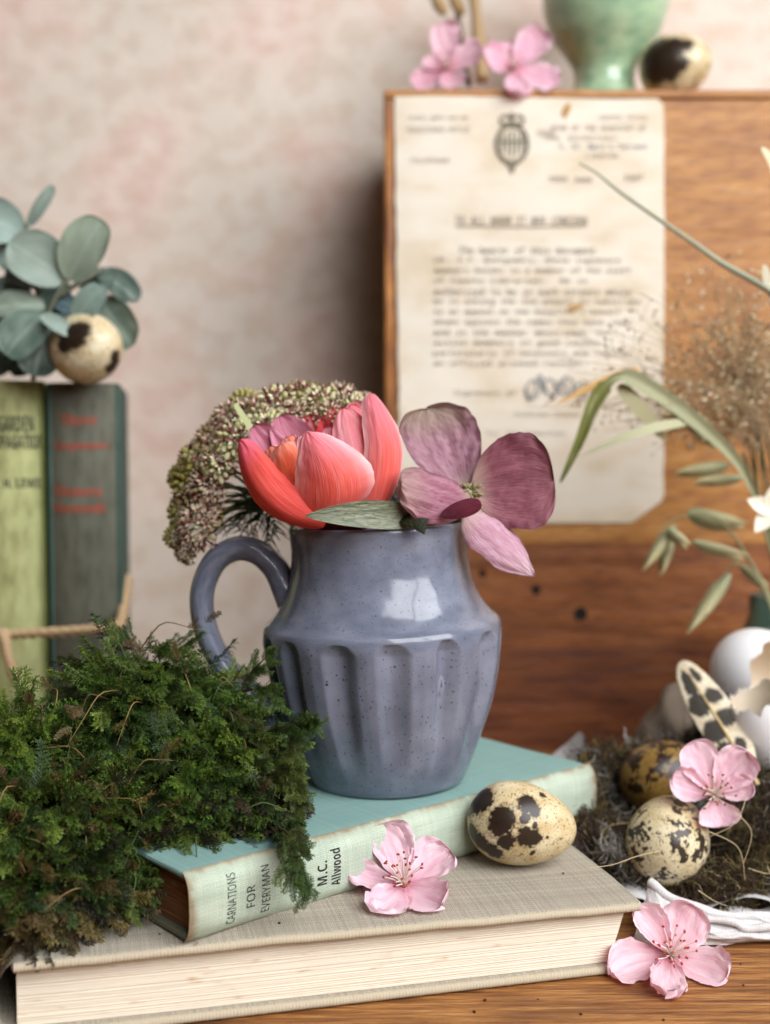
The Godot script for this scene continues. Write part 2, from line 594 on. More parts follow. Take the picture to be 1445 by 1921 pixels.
func beige_book() -> void:
	var b := thing("book", "large flat beige linen book, lowest of the stack, cream page edges in front", "book", Vector3(-0.0962, 0, -0.3143), deg_to_rad(14.6))
	var w := weave(41, 64, 6, 0.17)
	var linen := cloth_mat("c4b9a6", w, 24.0, 0.03, 0.92)
	var droop := func(q: Vector3) -> Vector3:
		q.y += 0.0007 * sin(q.x * 22.0) + 0.0004 * nz(q.x * 30.0, q.z * 30.0) - 0.0010 * pow(clampf(1.0 + q.z / 0.02, 0.0, 1.0), 2.0) * (0.6 + 0.8 * sin(q.x * 16.0))
		return q
	var s := Shape.new()
	s.rounded(Vector3(0, BEIGE_TOP - 0.0025, -0.125), Vector3(0.1775, BEIGE_TOP, 0), 0.00115, Vector3i(50, 1, 30), droop)
	part(b, "front_cover", s, linen)
	s = Shape.new()
	s.rounded(Vector3(-0.004, 0.0003, -0.127), Vector3(0.171, 0.0029, -0.001), 0.00115, Vector3i(40, 1, 20))
	part(b, "back_cover", s, linen)
	for e in [[0.0006, 0.1766, BEIGE_TOP - 0.0013, -0.0006, 1.0], [-0.003, 0.170, 0.0016, -0.0016, 0.0]]:          # the thick turned-in edges of the cloth
		var run := PackedVector3Array()
		for k in 560:
			var q := Vector3(lerpf(e[0], e[1], k / 559.0), e[2], e[3])
			run.append(droop.call(q) if e[4] > 0.0 else q)
		s = Shape.new()
		s.tube(run, func(v): return 0.00125 + 0.00009 * sin(v * 1150.0) + 0.00006 * nz(v * 90.0, e[2] * 900.0), 8, Color.WHITE)
		part(b, "cover_edge", s, mat("b8ab93", 0.95))
	s = Shape.new()
	var x1 := func(v): return 0.1685 + 0.0055 * v
	leaves_face(s, func(u, v, o): return Vector3(lerpf(0.0012, x1.call(v), u), lerpf(0.003, 0.0202, v), -0.0034 + o - 0.0015 * pow(1.0 - u, 8.0)), 90, 74, lin("ece0cc"), lin("a98a64"), 1.0, 0.00022)
	leaves_face(s, func(u, v, o): return Vector3(x1.call(v) + o * 0.5, lerpf(0.003, 0.0202, v), lerpf(-0.0034, -0.121, u)), 30, 74, lin("ece0cc"), lin("a98a64"), 2.0, 0.00022)
	part(b, "page_block", s, tinted(0.85))
	s = Shape.new()
	s.grid(10, 24, func(u, v):
		var a: float = PI * (u - 0.5)
		return [Vector3(0.001 - cos(a) * 0.0052 - 0.002 * (0.5 - u), 0.0115 + sin(a) * 0.0108, lerpf(-0.0008, -0.126, v)), Color.WHITE])
	part(b, "spine", s, linen)

func teal_book() -> void:
	var b := thing("book", "small pale teal cloth book lettered on its mint spine, under the jug", "book", Vector3(-0.0525, BEIGE_TOP + 0.0003, -0.3255), deg_to_rad(41.4))
	var w := weave(42, 32, 8, 0.07)
	var H := TEAL_TOP - BEIGE_TOP
	var L := 0.167
	var teal := cloth_mat("8fb5ae", w, 58.0, 0.018, 0.85)
	var mint := cloth_mat("ffffff", w, 58.0, 0.018, 0.85, {"vertex_color_use_as_albedo": true})
	var s := Shape.new()
	s.rounded(Vector3(0, H - 0.0019, -0.108), Vector3(L, H, -0.0012), 0.0009, Vector3i(30, 1, 20), func(q: Vector3): return q + Vector3(0, 0.0004 * nz(q.x * 20.0, q.z * 20.0) - 0.0005 * pow(clampf(1.0 + q.z / 0.012, 0.0, 1.0), 2.0), 0))
	part(b, "front_cover", s, teal)
	s = Shape.new()
	s.rounded(Vector3(0, 0.0, -0.108), Vector3(L, 0.0019, -0.0012), 0.0009, Vector3i(20, 1, 10))
	part(b, "back_cover", s, cloth_mat("6c6a52", w, 48.0, 0.016, 0.85))
	s = Shape.new()
	leaves_face(s, func(u, v, o): return Vector3(0.0026 - o, lerpf(0.0019, H - 0.0019, v), lerpf(-0.105, -0.0006, u)), 50, 44, lin("8a5f38"), lin("3a2415"), 5.0, 0.0004)
	part(b, "page_block", s, tinted(0.9))
	s = Shape.new()
	leaves_face(s, func(u, v, o): return Vector3(L - 0.0026 + o, lerpf(0.0019, H - 0.0019, v), lerpf(-0.105, -0.0006, u)), 20, 44, lin("8a5f38"), lin("3a2415"), 6.0, 0.0004)
	part(b, "page_block", s, tinted(0.9))
	s = Shape.new()
	var face := func(x: float, v: float, lift := 0.0) -> Vector3:
		var t := 2.0 * v - 1.0
		return Vector3(x, H * 0.5 + (H * 0.5 + 0.0004) * t * (1.0 - 0.02 * t * t), 0.0032 * (1.0 - pow(absf(t), 3.2)) - 0.0012 + lift + 0.00025 * nz(x * 60.0, v * 2.0))
	s.grid(150, 26, func(u, v):
		var x: float = lerpf(-0.0006, L + 0.0006, u)
		var e: float = maxf(pow(absf(2.0 * v - 1.0), 14.0), maxf(pow(1.0 - u, 90.0), pow(u, 90.0)))
		var rub: float = clampf(e * (1.1 + 1.6 * nz(x * 180.0, v * 3.0, 4.0)), 0.0, 0.85)
		var col := lin("ccd9c4").lerp(lin("b9c9b4"), clampf(0.5 + nz(x * 40.0, v * 3.0), 0.0, 1.0)).lerp(lin("8a6a45"), rub)
		col = col.lerp(lin("8fae7c"), clampf(nz(x * 90.0, v * 2.6, 21.0) * 1.6 - 0.5, 0.0, 0.6) * clampf((x - 0.085) * 30.0, 0.0, 1.0) * clampf((0.14 - x) * 40.0, 0.0, 1.0))
		return [face.call(x, v), col])
	part(b, "spine", s, mint)
	var ink := mat("24241f", 0.7)
	var up := func(x0: float, x1: float, v0: float, v1: float, text: String, bold := false):     # reads upwards across the spine
		lettering(b, text, "Droid Sans", func(u, v): return face.call(lerpf(x1, x0, v), lerpf(v0, v1, u), 0.00012), ink, "lettering", bold)
	up.call(0.0116, 0.0143, 0.13, 0.85, "CARNATIONS")
	up.call(0.0178, 0.0206, 0.30, 0.61, "FOR")
	up.call(0.0230, 0.0257, 0.16, 0.83, "EVERYMAN")
	up.call(0.0424, 0.0460, 0.31, 0.66, "M.C.", true)
	up.call(0.0475, 0.0510, 0.24, 0.79, "Allwood", true)

func upright_books() -> void:
	var turn := deg_to_rad(10.0)
	var grain := noise_tex(0.02, 4, 77, [[0.0, "b9b4a8"], [0.5, "e9e6df"], [1.0, "ffffff"]])
	for k in 2:
		var wide := 0.0305 if k == 0 else 0.0288
		var tall := 0.1802 if k == 0 else 0.1812
		var at := spot(162.0 if k == 0 else 24.0, 1200.0, 0.532)
		at.y = 0.0
		var b := thing("book", "upright dark grey-green book with faded red lettering" if k == 0 else "upright lime-green book with black spine lettering, left of the dark one", "book", at, turn)
		var cover := mat("3f5b52" if k == 0 else "8f9c58", 0.75, {"albedo_texture": grain, "uv1_triplanar": true, "uv1_scale": Vector3(12, 6, 12)})
		var back := mat("66675a" if k == 0 else "bfc48a", 0.75, {"albedo_texture": grain, "uv1_triplanar": true, "uv1_scale": Vector3(16, 6, 16)})
		var deep := 0.12
		var h := wide / 2.0
		var s := Shape.new()
		for sx in [-1.0, 1.0]:
			s = Shape.new()
			s.rounded(Vector3(minf(sx * h, sx * (h - 0.0026)), 0, -deep), Vector3(maxf(sx * h, sx * (h - 0.0026)), tall, -0.004), 0.001)
			part(b, "cover", s, cover)
		var face := func(u: float, y: float, lift := 0.0) -> Vector3:
			return Vector3((h - 0.0008) * u, y, 0.0045 * (1.0 - pow(absf(u), 2.4)) - 0.005 + lift)
		s = Shape.new()
		s.grid(24, 30, func(u, v): return [face.call(u * 2.0 - 1.0, tall * v), Color.WHITE])
		s.grid(24, 1, func(u, v): return [face.call(u * 2.0 - 1.0, tall) + Vector3(0, 0, -0.003 * v), Color.WHITE])
		part(b, "spine", s, back)
		s = Shape.new()
		s.rounded(Vector3(-h + 0.003, 0.003, -deep + 0.003), Vector3(h - 0.003, tall - 0.003, -0.006), 0.0005)
		part(b, "page_block", s, mat("d8ccb2", 0.9))
		var ink := mat("a8452f" if k == 0 else "20201a", 0.7)
		var rows: Array = [["Three", 118, 186, 787, 20], ["Carpenters", 104, 206, 838, 20], ["Eleanora", 104, 194, 921, 20], ["Norwoods", 101, 200, 953, 20]] if k == 0 else [["GARDEN", 6, 72, 795, 30], ["PROPAGATION", -20, 90, 829, 26], ["W. H. LEWIS", -14, 90, 907, 18]]
		for r in rows:
			var y0 := spot(60, r[3], 0.53).y
			var hh: float = r[4] / 4400.0 * 0.5
			var c0: float = 160.0 if k == 0 else 26.0
			lettering(b, r[0], "Droid Serif" if k == 0 else "Droid Sans", func(u, v): return face.call((lerpf(r[1], r[2], u) - c0) / 4320.0 / h * 1.0, y0 + lerpf(-hh, hh, v), 0.0003), ink, "lettering", true)
	# twine round both
	var t := thing("twine", "tan twine tied round the two upright books, one loose end", "twine", spot(100, 1190, 0.515))
	var jute := mat("dcc6a6", 0.95, {"albedo_texture": noise_tex(0.05, 3, 88, [[0.0, "d0b898"], [1.0, "ffffff"]]), "uv1_triplanar": true, "uv1_scale": Vector3(60, 60, 60)})
	for path in [seen_path([[-60, 1196, 0.518], [0, 1192, 0.512], [60, 1189, 0.512], [140, 1184, 0.514], [205, 1178, 0.517], [226, 1168, 0.524], [234, 1130, 0.55], [240, 1085, 0.6]], 80), seen_path([[-6, 1186, 0.511], [8, 1200, 0.507], [14, 1230, 0.506], [24, 1262, 0.507], [40, 1292, 0.508]], 34)]:
		var two := Shape.new()
		for ph in [0.0, PI]:
			var q := PackedVector3Array()
			for k in path.size():
				q.append(path[k] + Vector3(sin(k * 1.1 + ph), cos(k * 1.1 + ph), cos(k * 1.1 + ph)) * 0.0011)
			two.tube(q, func(_v): return 0.0016, 7, Color.WHITE)
		part_at(t, "strand", two, jute)
	var s := Shape.new()
	s.ball(spot(6, 1191, 0.509), Vector3(0.0034, 0.003, 0.003), Basis(), Color.WHITE, 10, 8)
	part_at(t, "knot", s, jute)


# ---------------------------------------------------------------- jug
func jug() -> void:
	var at := on(729, 1463, TEAL_TOP)
	at.y = TEAL_TOP + 0.0006
	var j := thing("jug", "blue-grey speckled glazed jug with fluted belly, holding flowers", "jug", at)
	j.rotation.z = deg_to_rad(2.3)
	var prof := [[0.0, 0.0], [2.2, 0.0], [2.5, 0.03], [2.62, 0.14], [2.78, 0.5], [3.05, 1.1], [3.36, 1.9], [3.64, 2.8], [3.84, 3.7], [3.95, 4.6], [3.98, 5.1], [3.95, 5.3], [3.87, 5.42], [3.66, 5.62], [3.42, 5.95], [3.2, 6.4], [3.06, 6.85], [2.98, 7.3], [2.96, 7.8], [2.99, 8.3], [3.0, 8.52], [2.96, 8.63], [2.88, 8.64], [2.8, 8.55], [2.76, 8.2], [2.75, 7.4], [3.1, 6.2], [3.5, 5.0], [3.2, 3.0], [0.0, 2.6]]
	var pts := prof.map(func(q): return Vector3(q[0], q[1], 0) * 0.01)
	var line := curve(pts, 260)
	var s := Shape.new()
	s.grid(360, 260, func(u, v):
		var q: Vector3 = line[roundi(v * 260)]
		var a: float = TAU * u
		var r: float = q.x
		if v < 0.66 and q.y < 0.054 and q.y > 0.004:
			var ph: float = (rad_to_deg(a) - 5.6 + 3.0 * nz(cos(a) * 2.0, sin(a) * 2.0)) / 25.714
			var which := fposmod(roundf(ph), 14.0)
			var t: float = absf(ph - roundf(ph) + 0.07 * sin(which * 2.7)) * 2.0
			var w := 0.6
			var up: float = clampf((0.0518 - q.y) / 0.0035, 0.0, 1.0)
			var dn: float = clampf((q.y - 0.006) / 0.022, 0.0, 1.0)
			w *= 0.4 + 0.6 * sqrt(up)
			w *= 1.0 + 0.12 * sin(which * 4.1)
			r -= (0.0026 + 0.0006 * sin(which * 1.9)) * pow(maxf(1.0 - pow(t / w, 2.0), 0.0), 1.35) * sqrt(up) * dn
			r += 0.0004 * t * t * up * dn
		r += 0.00035 * nz(cos(a) * 1.6, sin(a) * 1.6, q.y * 40.0)
		var tone := Color.WHITE
		var band: float = exp(-pow((q.y - 0.0752 - 0.0006 * nz(a * 3.0, 2.0)) / 0.0007, 2.0)) * clampf(0.5 + 1.2 * nz(a * 1.5, 7.0), 0.0, 1.0)
		band = maxf(band, 0.8 * exp(-pow((q.y - 0.0862) / 0.0005, 2.0)))
		band = maxf(band, 0.5 * exp(-pow((q.y - 0.0528) / 0.0007, 2.0)) * clampf(0.6 + nz(a * 4.0, 3.0), 0.0, 1.0))
		tone = tone.lerp(Color(1.9, 1.65, 1.25), band * 0.55)
		return [Vector3(sin(a) * r, q.y, cos(a) * r), tone * (1.0 + 0.16 * nz(a * 2.0, q.y * 50.0, 5.0))], true)
	var r2 := RandomNumberGenerator.new()
	r2.seed = 5
	var im := Image.create(2048, 1024, false, Image.FORMAT_RGBA8)
	im.fill(Color(0.3, 0.32, 0.36, 0.0))
	for k in 20000:
		var big := r2.randf()
		var n := 1 if big < 0.8 else 2 if big < 0.985 else 3
		im.fill_rect(Rect2i(r2.randi() % 2048, r2.randi() % 1024, n * 2, n), Color(0.13, 0.14, 0.19, r2.randf_range(0.35, 0.95)))
	for k in 1200:
		im.fill_rect(Rect2i(r2.randi() % 2048, r2.randi() % 1024, 3, 2), Color(0.75, 0.72, 0.75, r2.randf_range(0.1, 0.35)))
	var glaze := mat("ffffff", 0.17, {
		"albedo_texture": noise_tex(0.02, 4, 140, [[0.0, "626876"], [0.5, "727787"], [1.0, "858a98"]]), "uv1_scale": Vector3(3, 3, 1), "metallic_specular": 0.42,
		"clearcoat_enabled": true, "clearcoat": 0.3, "clearcoat_roughness": 0.07,
		"detail_enabled": true, "detail_albedo": ImageTexture.create_from_image(im), "detail_uv_layer": BaseMaterial3D.DETAIL_UV_2, "uv2_scale": Vector3(1, 1, 1), "detail_mask": noise_tex(0.01, 2, 8, [[0.0, "ffffff"], [1.0, "ffffff"]], 64),
		"heightmap_enabled": true, "heightmap_texture": noise_tex(0.012, 3, 144), "heightmap_scale": 0.018})
	glaze.vertex_color_use_as_albedo = true
	glaze.detail_uv_layer = BaseMaterial3D.DETAIL_UV_1
	glaze.uv1_scale = Vector3(1, 1, 1)
	part(j, "body", s, glaze)
	# handle
	var inv := j.transform.affine_inverse()
	var path := PackedVector3Array()
	for q in seen_path([[556, 1150, 0.418], [536, 1105, 0.419], [515, 1065, 0.42], [482, 1036, 0.42], [441, 1030, 0.42], [402, 1055, 0.42], [379, 1110, 0.42], [383, 1172, 0.42], [408, 1232, 0.42], [448, 1284, 0.42], [498, 1330, 0.42], [550, 1372, 0.42]], 70):
		path.append(inv * q)
	s = Shape.new()
	s.tube(path, func(v): return 0.0044 + 0.0022 * pow(absf(v - 0.45) * 2.0, 5.0) - 0.0006 * v, 22, Color.WHITE)
	for k in s.p.size():
		s.p[k].z *= 1.35
	part(j, "handle", s, glaze)


# ---------------------------------------------------------------- flowers in the jug
func bouquet() -> void:
	var petal_mat := tinted(0.62, {"backlight_enabled": true, "backlight": Color(0.55, 0.4, 0.4), "heightmap_enabled": true, "heightmap_texture": noise_tex(0.02, 3, 160), "heightmap_scale": 0.012, "uv1_scale": Vector3(4, 0.35, 1), "metallic_specular": 0.35})
	# --- coral tulip
	var t := thing("tulip", "coral pink double tulip bloom at the jug's mouth", "flower", spot(625, 985, 0.405))
	var core := Vector3(0, 0, 1)
	var specs := [
		# root x y d, tip x y d, normal, half width px, options, tone
		[[590, 960, .402], [474, 800, .402], Vector3(0.5, 0.1, 1), 36, {"cup": 0.5, "p1": 0.5, "p2": 0.4, "ripple": 0.08}, 2],
		[[605, 960, .404], [524, 780, .405], Vector3(0.3, 0.1, 1), 44, {"cup": 0.5, "p1": 0.5, "p2": 0.4, "ripple": 0.06}, 2],
		[[625, 960, .409], [578, 780, .416], Vector3(0, 0.1, 1), 46, {"cup": 0.5, "p1": 0.5, "p2": 0.45, "ripple": 0.05}, 1],
		[[650, 960, .409], [640, 764, .417], Vector3(-0.1, 0.1, 1), 50, {"cup": 0.5, "p1": 0.5, "p2": 0.4, "ripple": 0.06}, 1],
		[[680, 960, .408], [672, 752, .412], Vector3(-0.2, 0.0, 1), 42, {"cup": 0.3, "p1": 0.5, "p2": 0.4, "ripple": 0.06}, 6],
		[[590, 960, .400], [542, 818, .402], Vector3(0.0, 0.2, 1), 30, {"cup": -0.3, "p1": 0.35, "p2": 0.35, "ripple": 0.07}, 3],
		[[568, 960, .397], [506, 838, .397], Vector3(-0.3, 0.1, 1), 36, {"cup": -0.4, "p1": 0.35, "p2": 0.4, "arch": 0.05, "ripple": 0.06}, 3],
		[[582, 965, .393], [530, 832, .393], Vector3(-0.15, 0.1, 1), 50, {"cup": -0.4, "p1": 0.3, "p2": 0.36, "arch": 0.06, "ripple": 0.06}, 3],
		[[600, 960, .393], [563, 816, .393], Vector3(0.0, 0.2, 1), 24, {"cup": -0.3, "p1": 0.4, "p2": 0.35, "ripple": 0.09}, 4],
		[[640, 960, .400], [618, 800, .402], Vector3(0.0, 0.1, 1), 30, {"cup": -0.2, "p1": 0.35, "p2": 0.4, "ripple": 0.07}, 4],
		[[688, 965, .400], [660, 758, .405], Vector3(0.1, 0.0, 1), 46, {"cup": -0.4, "p1": 0.4, "p2": 0.45, "arch": 0.06, "ripple": 0.04, "nu": 26, "nv": 36}, 0],
		[[692, 965, .396], [645, 766, .399], Vector3(0.1, 0.0, 1), 50, {"cup": -0.4, "p1": 0.35, "p2": 0.5, "arch": 0.07, "sway": 0.04, "ripple": 0.03, "nu": 26, "nv": 36}, 6],
		[[708, 960, .392], [702, 737, .394], Vector3(0.45, 0.05, 1), 40, {"cup": -0.8, "p1": 0.42, "p2": 0.46, "arch": 0.09, "sway": 0.10, "curl": -0.04, "ripple": 0.03, "nu": 34, "nv": 48}, 0],
		[[622, 970, .386], [577, 809, .379], Vector3(-0.05, 0.05, 1), 79, {"cup": -0.5, "p1": 0.25, "p2": 0.7, "arch": 0.13, "sway": 0.13, "ripple": 0.05, "nu": 40, "nv": 50}, 0],
		[[606, 990, .387], [449, 826, .384], Vector3(-0.35, -0.1, 1), 42, {"cup": -0.7, "p1": 0.5, "p2": 0.5, "arch": 0.1, "sway": -0.12, "roll": 0.2, "ripple": 0.03, "nu": 30, "nv": 48}, 5],
	]
	var throat := Shape.new()
	throat.ball(spot(632, 945, .406), Vector3(0.017, 0.010, 0.011), Basis(), lin("8e2a26"), 24, 14)
	part_at(t, "throat", throat, tinted(0.7))
	var n := 0
	for q in specs:
		var s := Shape.new()
		var tone: int = q[5]
		var sd := n * 3.7
		var mix := func(u: float, v: float) -> Color:
			var streak := nz(u * 7.0, v * 0.8, sd) * 0.5 + nz(u * 22.0, v * 1.2, sd + 5.0) * 0.3 + nz(u * 46.0, v * 1.6, sd + 8.0) * 0.3
			var edge := pow(absf(u), 3.0) * (0.55 + 0.45 * v)
			var a := lin("e9584e").lerp(lin("f07c70"), clampf(0.5 + streak, 0.0, 1.0))
			var pink := lin("f28a9c")
			var col := a.lerp(pink, clampf(smoothstep(0.35, 1.0, v) * 0.7 + streak * 0.3, 0.0, 1.0)).lerp(lin("f6b3bd"), clampf(edge * 0.55 + maxf(streak, 0.0) * 0.25, 0.0, 0.8)).lerp(lin("fde4e4"), pow(absf(u), 9.0) * 0.8)
			col = col.lerp(lin("e0452c"), clampf(0.5 - v * 1.1, 0.0, 0.6))
			if tone == 1:
				col = lin("c8323a").lerp(lin("dd5a62"), clampf(0.4 + streak, 0.0, 1.0)).lerp(lin("e8a0a0"), smoothstep(0.22, 0.08, absf(u)) * smoothstep(0.5, 0.9, v) * 0.7)
			elif tone == 2:
				col = lin("a8556a").lerp(lin("c98a9c"), clampf(0.5 + streak + edge * 0.5, 0.0, 1.0))
			elif tone == 3:
				col = lin("ea6a46").lerp(lin("f8b09c"), clampf(edge * 0.9 + smoothstep(0.75, 1.0, v) * 0.5 + streak * 0.3, 0.0, 1.0))
			elif tone == 4:
				col = lin("ef9aa6").lerp(lin("f7c6cb"), clampf(0.4 + streak, 0.0, 1.0))
			elif tone == 6:
				col = lin("ee8088").lerp(lin("f6b8c0"), clampf(0.35 + streak + edge * 0.5, 0.0, 1.0))
			elif tone == 5:
				col = lin("d8403e").lerp(lin("ea6a5a"), clampf(0.4 + streak, 0.0, 1.0)).lerp(lin("ee6f8c"), smoothstep(0.72, 1.0, v) * 0.8)
			return col
		var root := spot(q[0][0], q[0][1], q[0][2])
		var tip := spot(q[1][0], q[1][1], q[1][2])
		leaf(s, root, tip, q[2], q[3] / F * q[0][2], mix, {"nu": 20, "nv": 28, "seed": sd, "jag": 0.05, "ripple": 0.05}.merged(q[4], true))
		part_at(t, "petal", s, petal_mat)
		n += 1
	var s := Shape.new()
	s.tube(seen_path([[618, 978, .402], [650, 1030, .415], [690, 1130, .42]], 8), func(_v): return 0.003, 8, Color.WHITE)
	part_at(t, "stem", s, mat("4c6a34", 0.6))
	# --- leaf on the rim
	var lf := thing("leaf", "dark green veined leaf across the jug's rim under the tulip", "leaf", spot(780, 985, 0.39))
	var green := tinted(0.5, {"heightmap_enabled": true, "heightmap_texture": noise_tex(0.03, 2, 170, [], 256, FastNoiseLite.TYPE_CELLULAR), "heightmap_scale": 0.03, "uv1_scale": Vector3(1, 1.4, 1)})
	var cell := FastNoiseLite.new()
	cell.noise_type = FastNoiseLite.TYPE_CELLULAR
	cell.cellular_return_type = FastNoiseLite.RETURN_DISTANCE2_SUB
	cell.frequency = 1.0; cell.seed = 4; cell.fractal_type = FastNoiseLite.FRACTAL_NONE
	var leaf_col := func(u: float, v: float) -> Color:
		var vein := smoothstep(0.05, 0.0, absf(u - 0.25)) + 0.8 * smoothstep(-0.86, -0.99, cell.get_noise_2d(u * 2.6 + 20.0, v * 11.0))
		return lin("5f6650").lerp(lin("7b7f66"), clampf(0.5 + nz(u * 3.0, v * 6.0), 0.0, 1.0)).lerp(lin("333a26"), clampf(vein * 0.7, 0.0, 0.85))
	s = Shape.new()
	leaf(s, spot(800, 972, .392), spot(572, 968, .378), Vector3(0.0, 0.1, 1), 27.0 / F * .385, leaf_col, {"p1": 0.5, "p2": 0.8, "cup": 0.2, "arch": 0.02, "sway": 0.02, "nu": 60, "nv": 130})
	part_at(lf, "blade", s, green)
	var lf2 := thing("leaf", "small dark pointed leaf tip folded over the jug's rim", "leaf", spot(780, 960, 0.39))
	s = Shape.new()
	leaf(s, spot(765, 955, .394), spot(797, 1004, .3795), Vector3(0.1, 0.4, 1), 32.0 / F * .385, func(u, v): return lin("141c10").lerp(lin("222c18"), clampf(0.5 + nz(u * 3.0, v * 5.0), 0.0, 1.0)), {"p1": 0.35, "p2": 1.15, "cup": -0.3, "arch": 0.1, "jag": 0.12})
	part_at(lf2, "blade", s, green)
	var lf3 := thing("leaf", "narrow maroon-edged dark leaf added to darken the gap between tulip and mauve flower", "leaf", spot(745, 980, 0.4))  # added near-black blade, stands in for the darkness of the gap
	s = Shape.new()
	leaf(s, spot(758, 1000, .400), spot(748, 885, .404), Vector3(0.0, 0.2, 1), 46.0 / F * .4, func(u, _v): return lin("10140b").lerp(lin("2c141a"), smoothstep(0.7, 1.0, absf(u))), {"p1": 0.5, "p2": 0.7, "cup": 0.3})
	part_at(lf3, "blade", s, green)
	# --- mauve flower
	var h := thing("mauve_flower", "mauve hellebore bloom of broad veined petals leaning right out of jug", "flower", spot(880, 960, 0.40))
	var mauve := tinted(0.6, {"backlight_enabled": true, "backlight": Color(0.4, 0.32, 0.38), "heightmap_enabled": true, "heightmap_texture": noise_tex(0.022, 4, 180), "heightmap_scale": 0.02, "uv1_scale": Vector3(3, 0.6, 1)})
	var tones := [["7e505e", "ac8490", "85805a"], ["723a46", "925662", "9a626c"], ["8a4e60", "ac7a8a", "b59a8c"], ["b27a8e", "c8a0ae", "d8c0c4"]]
	var four := [
		[[868, 925, .402], [800, 768, .420], Vector3(0.25, 0.1, 1), 78, {"cup": 0.35, "p1": 0.75, "p2": 0.42, "ripple": 0.12, "arch": -0.04}, 0],
		[[885, 918, .402], [1040, 900, .398], Vector3(-0.15, 0.1, 1), 92, {"cup": 0.12, "p1": 0.55, "p2": 0.34, "ripple": 0.08, "arch": -0.03, "sway": -0.03, "jag": 0.05}, 1],
		[[872, 962, .398], [1003, 1082, .394], Vector3(0.25, 0.35, 1), 42, {"cup": -0.3, "p1": 0.55, "p2": 0.8, "ripple": 0.08, "arch": 0.05, "jag": 0.12}, 3],
		[[893, 940, .396], [752, 905, .384], Vector3(0.0, 0.35, 1), 50, {"cup": -0.35, "p1": 0.6, "p2": 0.36, "ripple": 0.1, "arch": 0.07, "sway": -0.08}, 2],
	]
	n = 0
	for q in four:
		s = Shape.new()
		var tn: Array = tones[q[5]]
		var sd := 40.0 + n * 5.0
		leaf(s, spot(q[0][0], q[0][1], q[0][2]), spot(q[1][0], q[1][1], q[1][2]), q[2], q[3] / F * q[0][2], func(u: float, v: float) -> Color:
			var bent := u + 0.12 * nz(u * 3.0, v * 5.0, sd + 2.0)
			var st := nz(bent * 5.0, v * 1.2, sd) * 0.6 + nz(bent * 17.0, v * 2.5, sd + 4.0) * 0.35 - 0.5 * smoothstep(0.10, 0.0, absf(nz(bent * 9.0, v * 1.5, sd + 6.0)))
			var col := lin(tn[0]).lerp(lin(tn[1]), clampf(0.5 + st * 1.25, 0.0, 1.0))
			col = col.lerp(lin("c9b6a0"), smoothstep(0.3, 0.0, v) * 0.5)
			return col.lerp(lin(tn[2]), smoothstep(0.55, 1.0, v) * 0.55).lerp(lin("5d2438"), pow(absf(u), 10.0) * 0.6), {"nu": 30, "nv": 40, "seed": sd}.merged(q[4], true))
		part_at(h, "petal", s, mauve)
		n += 1
	s = Shape.new()          # the rolled edge of the front petal shows its dark face
	leaf(s, spot(826, 968, .386), spot(903, 944, .3835), Vector3(0.0, 0.1, 1), 17.0 / F * .385, func(u, v): return lin("5c1028").lerp(lin("741a36"), clampf(0.5 + nz(u * 3.0, v * 5.0), 0.0, 1.0)), {"p1": 0.6, "p2": 0.4, "cup": -0.3, "arch": 0.06})
	part_at(h, "petal", s, mauve)
	s = Shape.new()
	for k in 16:
		var a := TAU * k / 7.0 + k * 0.3
		var c0 := spot(884, 922, .396) + Vector3(cos(a), sin(a), 0.8) * 0.0008 * (k % 3)
		s.ball(c0 + Vector3(cos(a), sin(a), 0.3) * 0.0014, Vector3(0.0006, 0.0011, 0.0006), Basis(Vector3(0, 0, 1), a - PI / 2), lin("7f7a4c"), 6, 5)
	part_at(h, "flower_center", s, tinted(0.6))
	s = Shape.new()
	s.tube(seen_path([[880, 930, .404], [850, 985, .41], [800, 1060, .418]], 8), func(_v): return 0.0018, 8, Color.WHITE)
	part_at(h, "stem", s, mat("5a5a3a", 0.6))
	wild_carrot()


